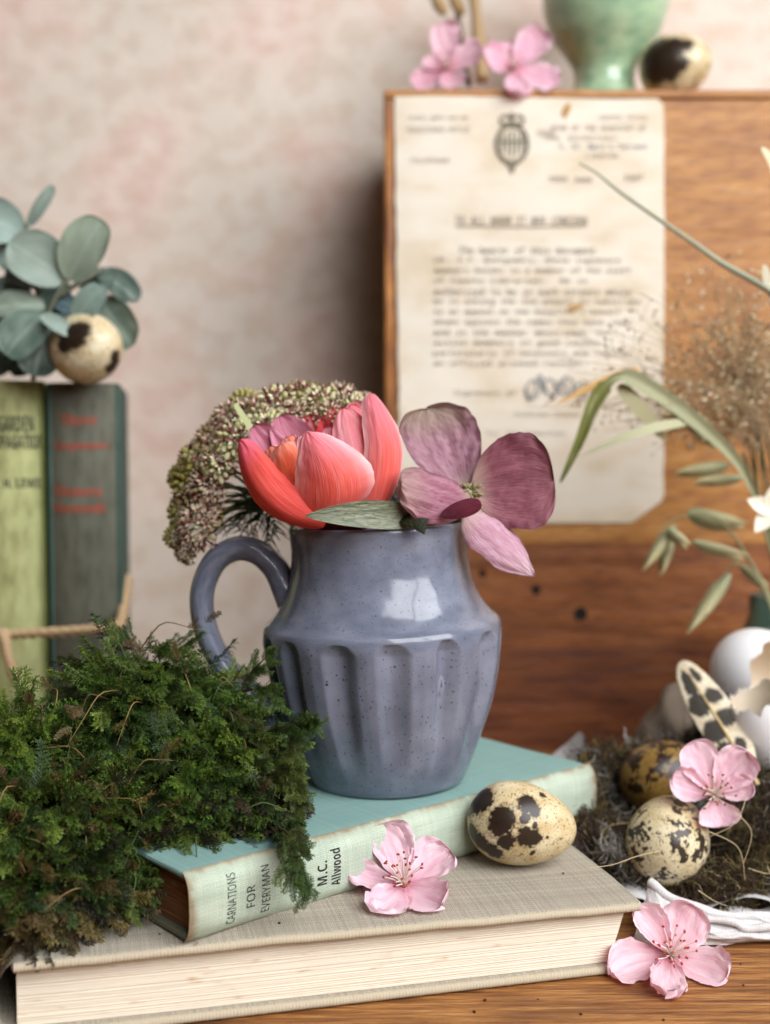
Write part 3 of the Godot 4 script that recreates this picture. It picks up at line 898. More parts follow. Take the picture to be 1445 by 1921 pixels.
func umbellet(kind: int, sd: int) -> Shape:
	var r := RandomNumberGenerator.new()
	r.seed = sd
	var s := Shape.new()
	var bead := Shape.new()
	bead.ball(Vector3.ZERO, Vector3(0.5, 0.72, 0.5), Basis(), Color.WHITE, 6, 4)
	for k in 46:
		var a := k * 2.39996
		var rr := sqrt((k + 0.5) / 46.0)
		var dome := Vector3(cos(a) * sin(rr * 1.45), cos(rr * 1.45), sin(a) * sin(rr * 1.45)) * (0.0066 + r.randf() * 0.0012) + Vector3(0, -0.0015, 0)
		var dir := dome.normalized()
		var foot := Vector3(0, -0.0048, 0)
		var stalk := lin("77863c").lerp(lin("a9b36a"), r.randf())
		s.tube(PackedVector3Array([foot, foot.lerp(dome, 0.55) + dir * 0.0004, dome]), func(_v): return 0.00014, 3, stalk, false)
		var pale := [lin("d6cf9c"), lin("c2a48e"), lin("9c8f4a"), lin("b89c70")][kind].lerp(lin("efe9cd"), r.randf() * [0.6, 0.45, 0.15, 0.3][kind]) as Color
		var b := Basis(Quaternion(Vector3.UP, dir))
		if r.randf() < [0.66, 0.38, 0.8, 0.52][kind]:
			var m := Shape.new()
			m.add(bead, Transform3D())
			for q in m.c.size():
				m.c[q] = pale.lerp(lin("8a8f38"), 0.32)
			s.add(m, Transform3D(b.scaled_local(Vector3.ONE * r.randf_range(0.0017, 0.0025)), dome))
		else:
			var deep := lin("5a1a2a").lerp(lin("7c3a3a"), r.randf())
			var cc := s.vert(dome + dir * 0.0002, deep)
			for w in 5:
				var a0 := TAU * (w + r.randf() * 0.3) / 5.0
				var q0 := dome + b * Vector3(cos(a0 - 0.4), 0.5, sin(a0 - 0.4)) * 0.0013
				var q1 := dome + b * Vector3(cos(a0 + 0.4), 0.5, sin(a0 + 0.4)) * 0.0013
				var q2 := dome + b * Vector3(cos(a0), 0.9, sin(a0)) * 0.0020
				var pc := pale if r.randf() < 0.72 else deep
				var i0 := s.vert(q0, pc)
				var i1 := s.vert(q1, pc)
				var i2 := s.vert(q2, pc)
				s.tri(cc, i0, i1); s.tri(i0, i2, i1)
			var m := Shape.new()
			m.add(bead, Transform3D())
			for q in m.c.size():
				m.c[q] = deep
			s.add(m, Transform3D(b.scaled_local(Vector3.ONE * 0.0011), dome))
	return s

func wild_carrot() -> void:
	var hub := spot(500, 950, 0.428)
	var t := thing("wild_carrot", "arching wild carrot head of cream and maroon florets left of tulip", "flower", hub)
	var m := tinted(0.7, {"backlight_enabled": true, "backlight": Color(0.2, 0.2, 0.15)})
	var kinds := []
	for k in 8:
		kinds.append(umbellet(k % 4, 300 + k).mesh())
	var green := mat("46602c", 0.6)
	# x, y, d, size, kind
	var heads := [[345, 1034, .428, .6, 3], [322, 1008, .432, .55, 2], [372, 985, .420, 1.05, 1], [338, 962, .434, .8, 2], [398, 962, .424, .7, 3], [352, 905, .432, .95, 2], [390, 895, .420, .95, 1], [335, 880, .440, .7, 2], [366, 850, .430, .95, 2], [410, 855, .416, .9, 0], [395, 812, .430, .9, 3], [440, 812, .414, .95, 0],
		[430, 775, .428, .95, 1], [470, 835, .410, .7, 0], [475, 765, .424, .95, 1], [515, 748, .426, 1.0, 0], [500, 790, .414, .8, 0], [555, 742, .430, 1.0, 3], [545, 770, .418, .8, 1], [595, 748, .426, .95, 0], [635, 742, .432, .95, 1], [660, 756, .424, .75, 0], [610, 768, .418, .7, 1], [680, 750, .436, .7, 1], [360, 940, .428, .8, 3], [455, 745, .440, .8, 2], [580, 733, .444, .8, 2]]
	var stalks := 0
	for q in heads:
		var at := spot(q[0] + 5.0, q[1] + (14.0 if q[1] < 900 else 0.0), q[2])
		var out := (at - hub).normalized() * 0.75 + Vector3(-0.1, 0.15, 0.75)
		var o := piece(t, "umbellet", kinds[(q[4] + 4 * (stalks % 2))], m)
		o.transform = Transform3D(Basis(Quaternion(Vector3.UP, out.normalized())) * Basis(Vector3.UP, stalks * 1.3) * Basis.from_scale(Vector3.ONE * q[3] * 1.0), at - hub)
		var s := Shape.new()
		var foot: Vector3 = at - out.normalized() * 0.005 * q[3]
		s.tube(curve([hub, hub.lerp(foot, 0.5) + Vector3(0, 0.003, -0.004), foot], 8), func(_v): return 0.00055, 5, Color.WHITE)
		part_at(t, "ray", s, green)
		stalks += 1
	var s := Shape.new()
	s.tube(curve([hub, hub + Vector3(0.018, -0.012, -0.002), hub + Vector3(0.045, -0.04, 0.0)], 10), func(_v): return 0.0018, 8, Color.WHITE)
	part_at(t, "stem", s, green)
	# feathery bracts that hang below the head
	var fr := mat("2f4a20", 0.65)
	for q in [[440, 990, .43], [470, 1020, .435], [430, 1040, .44], [505, 1035, .432], [400, 1010, .44], [480, 960, .42], [450, 930, .422], [420, 960, .43], [520, 1000, .428]]:
		s = Shape.new()
		var tip := spot(q[0], q[1], q[2])
		var path := curve([hub, hub.lerp(tip, 0.5) + Vector3(0, 0.002, 0), tip], 12)
		s.tube(path, func(v): return 0.00045 * (1.2 - v), 4, Color.WHITE)
		for k in range(3, 12):
			for sg in [-1.0, 1.0]:
				var e := path[k] + (path[k] - path[k - 1]).normalized() * 0.004 + Vector3(sg * 0.004 * rng.randf_range(0.5, 1.1), rng.randf_range(-0.003, 0.002), rng.randf_range(-0.003, 0.003))
				s.tube(PackedVector3Array([path[k], path[k].lerp(e, 0.5) + Vector3(0, 0.0004, 0), e]), func(v): return 0.0003 * (1.3 - v), 3, Color.WHITE, false)
		part_at(t, "bract", s, fr)
	# one pale grass blade across the head
	s = Shape.new()
	leaf(s, spot(478, 815, .405), spot(441, 757, .408), Vector3(0.3, 0, 1), 6.0 / F * .4, func(_u, _v): return lin("aab07a"), {"p1": 0.2, "p2": 0.2})
	part_at(t, "blade", s, tinted(0.6))


# ---------------------------------------------------------------- moss
func sprig(sd: int) -> Shape:
	var r := RandomNumberGenerator.new()
	r.seed = sd
	var s := Shape.new()
	var n := 16
	var bend := r.randf_range(0.3, 0.9)
	var prev := Vector3.ZERO
	var at := func(t: float) -> Vector3: return Vector3(0.12 * sin(t * 3.0 + sd), t, bend * t * t * 0.5)
	var leaflet := func(p: Vector3, d: Vector3, side: Vector3, l: float, w: float, col: Color):
		var a := s.vert(p, col * 0.8)
		var b := s.vert(p + d * l * 0.45 + side * w, col)
		var c := s.vert(p + d * l, col * 1.25)
		var e := s.vert(p + d * l * 0.45 - side * w, col)
		s.tri(a, b, c); s.tri(a, c, e)
	for k in n:
		var t := (k + 0.5) / n
		var p: Vector3 = at.call(t)
		var dir := (p - prev).normalized()
		for sg in [-1.0, 1.0]:
			var l: float = 0.30 * (1.0 - t * 0.65) * r.randf_range(0.7, 1.2)
			var bd := (dir * 0.75 + Vector3(sg, 0, 0) * 0.8 + Vector3(0, 0, r.randf_range(-0.5, 0.5))).normalized()
			var m := 7
			for i in m:
				var f := (i + 0.4) / m
				var q: Vector3 = p + bd * l * f + Vector3(0, 0, -0.1) * f * f
				for s2 in [-1.0, 1.0]:
					var ld: Vector3 = (bd * 0.9 + dir.cross(Vector3(0, 0, 1)) * s2 * 0.5 + Vector3(r.randf_range(-0.3, 0.3), r.randf_range(-0.3, 0.3), r.randf_range(-0.4, 0.6))).normalized()
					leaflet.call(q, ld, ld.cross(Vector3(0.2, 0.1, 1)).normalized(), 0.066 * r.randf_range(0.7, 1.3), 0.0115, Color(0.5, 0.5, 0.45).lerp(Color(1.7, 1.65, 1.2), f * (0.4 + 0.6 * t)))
		var a := s.vert(prev + Vector3(0.012, 0, 0), Color(0.7, 0.6, 0.5))
		var b := s.vert(prev - Vector3(0.012, 0, 0), Color(0.7, 0.6, 0.5))
		var c := s.vert(p - Vector3(0.012, 0, 0), Color(0.7, 0.6, 0.5))
		var e := s.vert(p + Vector3(0.012, 0, 0), Color(0.7, 0.6, 0.5))
		s.quad(a, b, c, e)
		prev = p
	leaflet.call(prev, Vector3(0, 1, 0.3).normalized(), Vector3(1, 0, 0), 0.16, 0.03, Color(1.3, 1.3, 1.1))
	return s

func moss() -> void:
	var base := on(180, 1640, BEIGE_TOP)
	var t := thing("moss_clump", "big clump of dark green feathery moss, brown at its base, on the books", "moss", base)
	var m := tinted(0.6, {"backlight_enabled": true, "backlight": Color(0.10, 0.14, 0.05)})
	var threads := [mat("5a4228", 0.8), mat("4a5a2a", 0.8), mat("84693e", 0.8)]
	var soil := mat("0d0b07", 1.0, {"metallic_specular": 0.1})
	# x, y, d, half width px, half height px, half depth m, tufts, share of brown, brightness
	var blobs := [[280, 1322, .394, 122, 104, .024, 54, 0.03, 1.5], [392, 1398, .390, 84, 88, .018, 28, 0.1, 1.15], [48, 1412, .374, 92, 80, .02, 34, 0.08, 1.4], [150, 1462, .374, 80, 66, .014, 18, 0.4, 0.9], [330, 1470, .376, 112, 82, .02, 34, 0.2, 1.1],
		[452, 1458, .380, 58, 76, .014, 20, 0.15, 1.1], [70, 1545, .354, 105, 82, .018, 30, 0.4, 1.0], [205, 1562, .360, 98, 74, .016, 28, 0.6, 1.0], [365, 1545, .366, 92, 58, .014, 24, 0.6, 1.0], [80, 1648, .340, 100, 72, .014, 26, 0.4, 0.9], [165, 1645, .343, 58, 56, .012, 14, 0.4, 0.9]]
	var where := [[], [], [], []]
	var cols := [PackedColorArray(), PackedColorArray(), PackedColorArray(), PackedColorArray()]
	var put := func(p: Vector3, dir: Vector3, front: Vector3, size: float, col: Color):
		var y := dir.normalized()
		if p.y < 0.026 and p.z + y.z * size > -0.3183 - (p.x + y.x * size + 0.0962) * 0.26:      # nothing grows out past the book's front edge
			return
		var x := y.cross(front).normalized()
		var k := rng.randi() % 4
		where[k].append(Transform3D(Basis(x, y, x.cross(y)).scaled_local(Vector3.ONE * size), p - base))
		cols[k].append(col)
	var greens := [lin("44641f"), lin("2c491a"), lin("5a7828"), lin("1c3414"), lin("7a9038")]
	var browns := [lin("543a22"), lin("664828"), lin("33261a"), lin("7d6238")]
	for b in blobs:
		var c := spot(b[0], b[1], b[2])
		var px: float = b[2] * 1.03 / F
		var r := Vector3(b[3] * px, b[4] * px, b[5])
		var s := Shape.new()
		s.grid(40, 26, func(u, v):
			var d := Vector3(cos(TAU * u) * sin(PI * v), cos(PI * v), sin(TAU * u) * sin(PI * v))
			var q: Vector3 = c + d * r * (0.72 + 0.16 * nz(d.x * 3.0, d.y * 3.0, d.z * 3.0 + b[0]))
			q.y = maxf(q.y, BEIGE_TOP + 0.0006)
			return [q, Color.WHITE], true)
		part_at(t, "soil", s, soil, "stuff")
		for k in int(b[6] * 0.85):
			var up := 1.0 - 1.7 * (k + 0.5) / int(b[6] * 0.85)
			var around := PI * fposmod(k * 0.618034, 1.0) * 1.3 - PI * 0.15
			var d := (Vector3(cos(around) * sqrt(maxf(1.0 - up * up, 0.0)), up, sin(around) * sqrt(maxf(1.0 - up * up, 0.0))) + Vector3(rng.randfn(), rng.randfn(), rng.randfn()) * 0.12).normalized()
			var p := c + d * r * rng.randf_range(0.76, 1.14)
			if p.y < BEIGE_TOP + 0.002:
				p.y = BEIGE_TOP + 0.002
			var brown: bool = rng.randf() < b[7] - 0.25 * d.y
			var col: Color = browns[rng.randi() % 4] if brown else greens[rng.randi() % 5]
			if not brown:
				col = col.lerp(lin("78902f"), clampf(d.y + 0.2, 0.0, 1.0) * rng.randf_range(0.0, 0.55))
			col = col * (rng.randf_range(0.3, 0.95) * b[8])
			var rad := rng.randf_range(0.0045, 0.0085)
			for i in 17:
				var e := Vector3(rng.randfn(), rng.randfn(), rng.randfn())
				e = (e - d * e.dot(d)).limit_length(1.5) * 0.62
				var foot := p + e * rad - d * rad * 0.25 * e.length()
				var dir := d * 0.75 + e * 0.75 + Vector3(0, -0.75, 0.22) + Vector3(rng.randfn(), rng.randfn(), rng.randfn()) * 0.22
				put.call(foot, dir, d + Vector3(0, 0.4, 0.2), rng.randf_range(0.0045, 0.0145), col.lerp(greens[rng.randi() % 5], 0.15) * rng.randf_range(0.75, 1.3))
	# strands that trail over the teal book and the jug's foot
	var strands := [[[455, 1285, .385], [478, 1255, .383], [500, 1232, .38], 10], [[440, 1300, .385], [500, 1290, .378], [520, 1310, .375], 12], [[460, 1400, .38], [520, 1365, .372], [596, 1362, .366], 26], [[490, 1400, .38], [535, 1400, .37], [560, 1440, .366], 22], [[450, 1480, .376], [520, 1450, .368], [568, 1490, .364], 26], [[460, 1500, .376], [510, 1520, .364], [545, 1580, .352], 26],
		[[485, 1530, .368], [530, 1575, .343], [556, 1622, .3335], [570, 1668, .330], 34], [[490, 1530, .366], [538, 1562, .345], [548, 1596, .3365], [536, 1640, .332], 22], [[495, 1525, .37], [545, 1550, .35], [572, 1590, .341], 20], [[480, 1440, .378], [540, 1400, .37], [575, 1345, .368], 20], [[420, 1540, .366], [400, 1600, .35], [380, 1630, .345], 18], [[300, 1600, .352], [260, 1650, .342], [230, 1680, .338], 22], [[480, 1480, .374], [545, 1500, .366], [560, 1540, .362], 20], [[430, 1330, .38], [470, 1360, .376], [500, 1400, .372], 22]]
	for q in strands:
		var path := seen_path(q.slice(0, q.size() - 1), 30)
		var s := Shape.new()
		s.tube(path, func(v): return 0.0005 * (1.2 - v), 5, Color.WHITE)
		part_at(t, "strand", s, mat("3a2c18", 0.8), "stuff")
		var col: Color = [lin("3c5224"), lin("2c4220"), lin("4a4a24")][rng.randi() % 3]
		for k in int(q[-1] * 1.3):
			var v := rng.randf_range(0.1, 0.92)
			var i := mini(int(v * 30), 29)
			var dir := (path[i + 1] - path[i]).normalized() * 1.1 + Vector3(rng.randfn(), rng.randfn() - 0.4, rng.randfn() + 0.3) * 0.42
			put.call(path[i], dir, Vector3(0, 0.3, 1), rng.randf_range(0.0045, 0.008), col.lerp(lin("5c7a34"), v * 0.5) * rng.randf_range(0.8, 1.3))
	for k in 90:
		var b: Array = blobs[rng.randi() % blobs.size()]
		var d := Vector3(rng.randfn(), rng.randfn() + 0.3, absf(rng.randfn()) + 0.2).normalized()
		var px: float = b[2] * 1.03 / F
		var p := spot(b[0], b[1], b[2]) + d * Vector3(b[3] * px, b[4] * px, b[5])
		if p.y < BEIGE_TOP + 0.003 or p.z > -0.326 - (p.x + 0.0962) * 0.26:
			continue
		var w := Vector3(rng.randfn(), rng.randfn(), rng.randfn()) * 0.006
		var e := p + d * 0.006 + w
		var s := Shape.new()
		s.tube(curve([p, p.lerp(e, 0.5) + Vector3(0, 0.002, 0) + d * 0.003, e, e + w * 0.6 + Vector3(0, -0.004, 0)], 10), func(v): return 0.00028 * (1.2 - v), 4, Color.WHITE, false)
		part_at(t, "thread", s, threads[k % 3], "stuff")
		for i in 2:
			put.call(e + w * 0.4 * i, w.normalized() + d * 0.4 + Vector3(rng.randfn(), rng.randfn(), rng.randfn()) * 0.4, Vector3(0, 0.3, 1), rng.randf_range(0.0035, 0.0065), [lin("5a4426"), lin("667a38"), lin("665630")][k % 3])
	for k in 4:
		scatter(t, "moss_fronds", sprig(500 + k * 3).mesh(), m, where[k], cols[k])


# ---------------------------------------------------------------- eggs
func egg(label: String, at: Vector3, long_axis: Vector3, half_len: float, half_wide: float, sd: float, o := {}) -> void:
	var e := thing("quail_egg", label, "egg", at, 0.0, "speckled quail eggs")
	var y := long_axis.normalized()
	var b := Basis(Quaternion(Vector3.UP, y))
	var spots: Array = o.get("spots", [])
	var base := lin(o.get("base", "cdb88a"))
	var base2 := lin(o.get("base2", "a98d5c"))
	var dark := lin("20130e")
	var mid := lin("4a2f1c")
	var cover: float = o.get("cover", 0.18)
	var s := Shape.new()
	s.grid(o.get("nu", 150), o.get("nv", 100), func(u, v):
		var d := Vector3(cos(TAU * u) * sin(PI * v), cos(PI * v), sin(TAU * u) * sin(PI * v))
		var fat: float = 1.0 - 0.14 * d.y
		var q := b * (Vector3(d.x * half_wide * fat, d.y * half_len, d.z * half_wide * fat))
		var w := q * 100.0
		var warp := Vector3(nz(w.x * 2.2, w.y * 2.2, w.z * 2.2 + sd), nz(w.x * 2.2 + 9.0, w.y * 2.2, w.z * 2.2 + sd), nz(w.x * 2.2, w.y * 2.2 + 9.0, w.z * 2.2 + sd)) * 0.35
		var col := base.lerp(base2, clampf(0.35 + 0.8 * nz(w.x * 1.1, w.y * 1.1, w.z * 1.1 + sd + 3.0), 0.0, 1.0))
		var x := w + warp
		var n1 := nz(x.x * 1.05, x.y * 1.05, x.z * 1.05 + sd) + 0.35 * nz(w.x * 4.5, w.y * 4.5, w.z * 4.5 + sd)
		var blot := smoothstep(cover, cover + 0.07, n1 - 0.25)
		var n2 := nz(x.x * 5.5, x.y * 5.5, x.z * 5.5 + sd + 20.0)
		var speck := smoothstep(0.36, 0.44, n2)
		var n3 := nz(w.x * 13.0, w.y * 13.0, w.z * 13.0 + sd + 40.0)
		speck = maxf(speck, smoothstep(0.40, 0.50, n3) * 0.8)
		for sp in spots:
			var c0: Vector3 = sp[0] - at
			var dd: float = (q + warp * 0.0022 - c0).length() / sp[1] + 0.35 * nz(w.x * 6.0, w.y * 6.0, w.z * 6.0 + sd)
			blot = maxf(blot, smoothstep(1.0, 0.84, dd))
			speck = maxf(speck, 0.55 * smoothstep(1.25, 0.95, dd + 0.3 * n3))
		col = col.lerp(mid, speck * 0.85).lerp(dark, blot * 0.96)
		return [q, col], true)
	part(e, "shell", s, tinted(0.34, {"metallic_specular": 0.45}))

func on_egg(x: float, y: float, at: Vector3, axis: Vector3, half_len: float, half_wide: float) -> Vector3:      # the near point of an egg seen at that place
	var r := Vector3(half_wide, half_len, half_wide)
	var b := Basis(Quaternion(Vector3.UP, axis.normalized()))
	var o := (b.transposed() * (EYE - at)) / r
	var d := ((b.transposed() * ray(x, y)) / r).normalized()
	var k := o.dot(d)
	var q := o + d * (-k - sqrt(maxf(k * k - o.length_squared() + 1.0, 0.0)))
	return at + b * (q.normalized() * r)

func eggs() -> void:
	var a := spot(979, 1549, 0.388)
	a.y = BEIGE_TOP + 0.0131
	var sp := []
	for q in [[905, 1502, 30], [888, 1512, 22], [945, 1535, 26], [938, 1548, 24], [990, 1508, 20], [1003, 1520, 14], [985, 1535, 10], [950, 1578, 17], [988, 1571, 20], [1003, 1570, 17], [890, 1562, 20], [905, 1580, 22], [926, 1594, 20], [1060, 1500, 8], [1005, 1548, 8], [1020, 1490, 8], [1030, 1572, 6], [1000, 1600, 6], [1050, 1580, 5]]:
		sp.append([on_egg(q[0], q[1], a, Vector3(0.95, -0.13, 0.05), 0.0172, 0.0128), q[2] / F * 0.39])
	egg("large quail egg lying on the beige book in front of the teal spine", a, Vector3(0.95, -0.13, 0.05), 0.0172, 0.0128, 3.0, {"spots": sp, "cover": 0.62, "nu": 280, "nv": 190, "base": "d8c8a2", "base2": "b89c68"})
	egg("quail egg at the front of the nest under the pink blossom", spot(1255, 1571, 0.415), Vector3(0.35, 0.35, -0.8), 0.0165, 0.0136, 17.0, {"cover": -0.13, "nu": 240, "nv": 160, "base": "dacdaa", "base2": "c0a878"})
	egg("dark quail egg deeper in the nest, half hidden by the blossom", spot(1245, 1455, 0.452), Vector3(0.9, 0.25, -0.2), 0.0165, 0.0130, 29.0, {"cover": -0.2, "base": "8f7138", "base2": "6a4f26"})
	var c := spot(165, 664, 0.517)
	c.y = 0.1806 + 0.0132
	var s2 := []
	for q in [[135, 628, 30], [148, 618, 24], [120, 645, 20], [216, 688, 20], [219, 672, 16], [213, 704, 14], [140, 716, 18]]:
		s2.append([on_egg(q[0], q[1], c, Vector3(0.6, 0.1, 0.8), 0.0165, 0.0145), q[2] / F * 0.517])
	egg("pale quail egg on top of the dark upright book, by eucalyptus", c, Vector3(0.6, 0.1, 0.8), 0.0165, 0.0145, 41.0, {"spots": s2, "cover": 0.6, "base": "e4d8b8", "base2": "cdb07c"})
	var d := spot(1268, 107, 0.632)
	d.y = BOX_TOP + 0.0150
	var s3 := []
	for q in [[1235, 100, 34], [1228, 130, 28], [1262, 88, 26], [1252, 128, 26], [1290, 80, 14], [1280, 120, 14]]:
		s3.append([on_egg(q[0], q[1], d, Vector3(0.75, 0.1, 0.5), 0.018, 0.0158), q[2] / F * 0.645])
	egg("quail egg on top of the wooden box beside the green vase", d, Vector3(0.75, 0.1, 0.5), 0.0180, 0.0158, 53.0, {"spots": s3, "cover": 0.15, "base": "e2d3ac", "base2": "b99a66"})


# ---------------------------------------------------------------- blossoms
# petals: [tip x, tip y, half width px, lift of the tip m, extra]
func blossom(label: String, px: float, py: float, d: float, n: Vector3, petals: Array, sd: int, o := {}) -> void:
	var c := spot(px, py, d)
	n = n.normalized()
	var r := RandomNumberGenerator.new()
	r.seed = sd
	var t := thing("blossom", label, "flower", c, 0.0, "pink peach blossoms")
	var m := tinted(0.75, {"metallic_specular": 0.3, "backlight_enabled": true, "backlight": Color(0.7, 0.55, 0.6), "heightmap_enabled": true, "heightmap_texture": petal_vein, "heightmap_scale": 0.012, "uv1_scale": Vector3(3, 0.4, 1)})
	var pk := lin(o.get("pink", "f0c0cf"))
	var k := 0
	for q in petals:
		var s := Shape.new()
		var tip: Vector3 = hit(q[0], q[1], c, n) + n * q[3]
		var floor_y: float = o.get("floor", -1.0)
		if tip.y < floor_y + 0.002:
			tip = on(q[0], q[1], floor_y + 0.002)
		var e: Dictionary = {"ripple": r.randf_range(0.1, 0.24), "cup": r.randf_range(0.15, 0.5), "sway": r.randf_range(-0.05, 0.05), "freq": r.randf_range(2.0, 3.4), "roll": r.randf_range(-0.12, 0.12)}.merged(q[4] if q.size() > 4 else {}, true)
		var root: Vector3 = c + (tip - c).normalized() * 0.0012 - n * 0.0006
		var nn: Vector3 = (n - (tip - c).normalized() * 0.15).normalized()
		var s2 := sd * 1.7 + k * 5.0
		leaf(s, root, tip, nn, q[2] / F * d * 1.08, func(u: float, v: float) -> Color:
			var st := nz(u * 6.0, v * 0.9, s2)
			var col := pk.lerp(lin("fae4ea"), clampf(0.15 + st * 0.6 + pow(absf(u), 4.0) * 0.4 + 0.3 * v, 0.0, 1.0))
			return col.lerp(lin("d9788f"), smoothstep(0.3, 0.0, v) * 0.6).lerp(lin("df8fa8"), clampf(-st, 0.0, 1.0) * 0.4), {"p1": 0.8, "p2": 0.38, "cup": 0.3, "arch": -0.06, "ripple": 0.16, "freq": 2.6, "jag": 0.13, "seed": s2, "nu": 18, "nv": 24, "lobe": 0.04}.merged(e, true))
		for i in s.p.size():
			s.p[i].y = maxf(s.p[i].y, floor_y + 0.0006 + 0.0002 * k)
		part_at(t, "petal", s, m)
		k += 1
	var s := Shape.new()
	s.ball(c + n * 0.0004, Vector3(0.0014, 0.0012, 0.0014), Basis(Quaternion(Vector3.UP, n)), lin("9a5a3c"), 10, 6)
	part_at(t, "calyx", s, tinted(0.7))
	if o.get("plain", false):
		return
	var tx := n.cross(Vector3(0, 1, 0.01)).normalized()
	var ty := tx.cross(n)
	var fil := mat("f4e6dc", 0.6, {"backlight_enabled": true, "backlight": Color(0.4, 0.35, 0.3)})
	var anther := mat(o.get("anther", "a03a2c"), 0.6)
	var head := Shape.new()
	head.ball(Vector3.ZERO, Vector3(0.00036, 0.00058, 0.00036), Basis(), Color.WHITE, 7, 5)
	var hm := head.mesh()
	for i in o.get("stamens", 24):
		var a: float = i * 2.39996 + r.randf() * 0.5
		var open := sqrt((i + 0.5) / 24.0) * r.randf_range(0.75, 1.2)
		var lean: Vector2 = o.get("lean", Vector2.ZERO)
		var dir := (n * 0.95 + tx * (cos(a) * open + lean.x) + ty * (sin(a) * open + lean.y)).normalized()
		var l: float = r.randf_range(0.0055, 0.0098) * o.get("size", 1.0)
		var tip: Vector3 = c + dir * l + n * 0.0012
		var f := Shape.new()
		var path := curve([c + dir * 0.0008, c.lerp(tip, 0.55) + n * 0.0006 + Vector3(r.randf_range(-1, 1), r.randf_range(-1, 1), 0) * 0.0004, tip], 7)
		f.tube(path, func(v): return 0.00021 * (1.15 - 0.4 * v), 5, Color.WHITE, false)
		var stm := part_at(t, "stamen", f, fil)
		var an := MeshInstance3D.new()
		an.name = "anther"; an.mesh = hm; an.material_override = anther
		stm.add_child(an, true)
		an.position = tip - c
		an.basis = Basis.from_euler(Vector3(r.randf() * 3.0, r.randf() * 3.0, r.randf() * 3.0))

var petal_vein: NoiseTexture2D

func blossoms() -> void:
	petal_vein = noise_tex(0.02, 3, 190)
	var c := on(752, 1672, BEIGE_TOP)
	blossom("pink blossom lying on the beige book against the lettered mint spine", 757, 1658, -c.z - 0.004, Vector3(-0.05, 0.75, 0.75),
		[[722, 1554, 40, 0.003, {"sway": 0.04}], [846, 1598, 42, 0.001, {}], [832, 1700, 42, -0.0015, {"ripple": 0.14}], [708, 1708, 40, -0.0015, {}], [652, 1636, 26, 0.002, {"ripple": 0.2, "cup": 0.5}]], 21, {"lean": Vector2(0.1, 0.25), "floor": BEIGE_TOP})
	c = on(1258, 1800, 0.0)
	blossom("pink blossom lying on the bare table at the corner of beige book", 1258, 1792, -c.z - 0.006, Vector3(-0.02, 0.7, 0.8),
		[[1298, 1708, 44, 0.004, {"cup": 0.1, "p1": 0.6}], [1366, 1836, 44, -0.002, {"sway": -0.04, "ripple": 0.12}], [1250, 1868, 34, -0.003, {"cup": 0.45}], [1144, 1828, 42, -0.002, {"p1": 0.7, "sway": 0.06}], [1188, 1712, 30, 0.005, {"cup": 0.9, "ripple": 0.16}]], 33, {"floor": 0.0, "pink": "ecbac4", "anther": "a8352a", "size": 1.05})
	blossom("pink blossom resting on the nest over its eggs", 1340, 1492, 0.408, Vector3(-0.1, 0.45, 1.0),
		[[1296, 1394, 36, 0.004, {"cup": 0.3}], [1398, 1412, 38, 0.004, {"cup": 0.35, "ripple": 0.14}], [1412, 1476, 24, 0.003, {"cup": 0.5, "ripple": 0.16}], [1350, 1552, 38, -0.001, {"ripple": 0.14}], [1258, 1460, 30, 0.002, {"cup": 0.5, "ripple": 0.18}]], 45, {"anther": "8a5a2c", "lean": Vector2(0.1, 0.1), "size": 0.95})
	blossom("drooping pink blossom on top of the wooden box, leftmost there", 838, 128, 0.628, Vector3(-0.1, 0.5, 1.0),
		[[838, 52, 26, 0.004], [778, 160, 28, -0.003], [905, 100, 26, 0.006], [858, 170, 24, 0.002], [800, 108, 20, 0.0]], 57, {"pink": "dc9caf", "stamens": 10})
	blossom("pink blossom on the box's top edge just left of the vase", 962, 128, 0.622, Vector3(0.1, 0.4, 1.0),
		[[1020, 72, 30, 0.004], [1050, 160, 28, 0.002], [975, 186, 24, 0.003], [902, 118, 30, 0.006], [950, 78, 20, 0.0]], 69, {"pink": "e2a6bc", "stamens": 10})


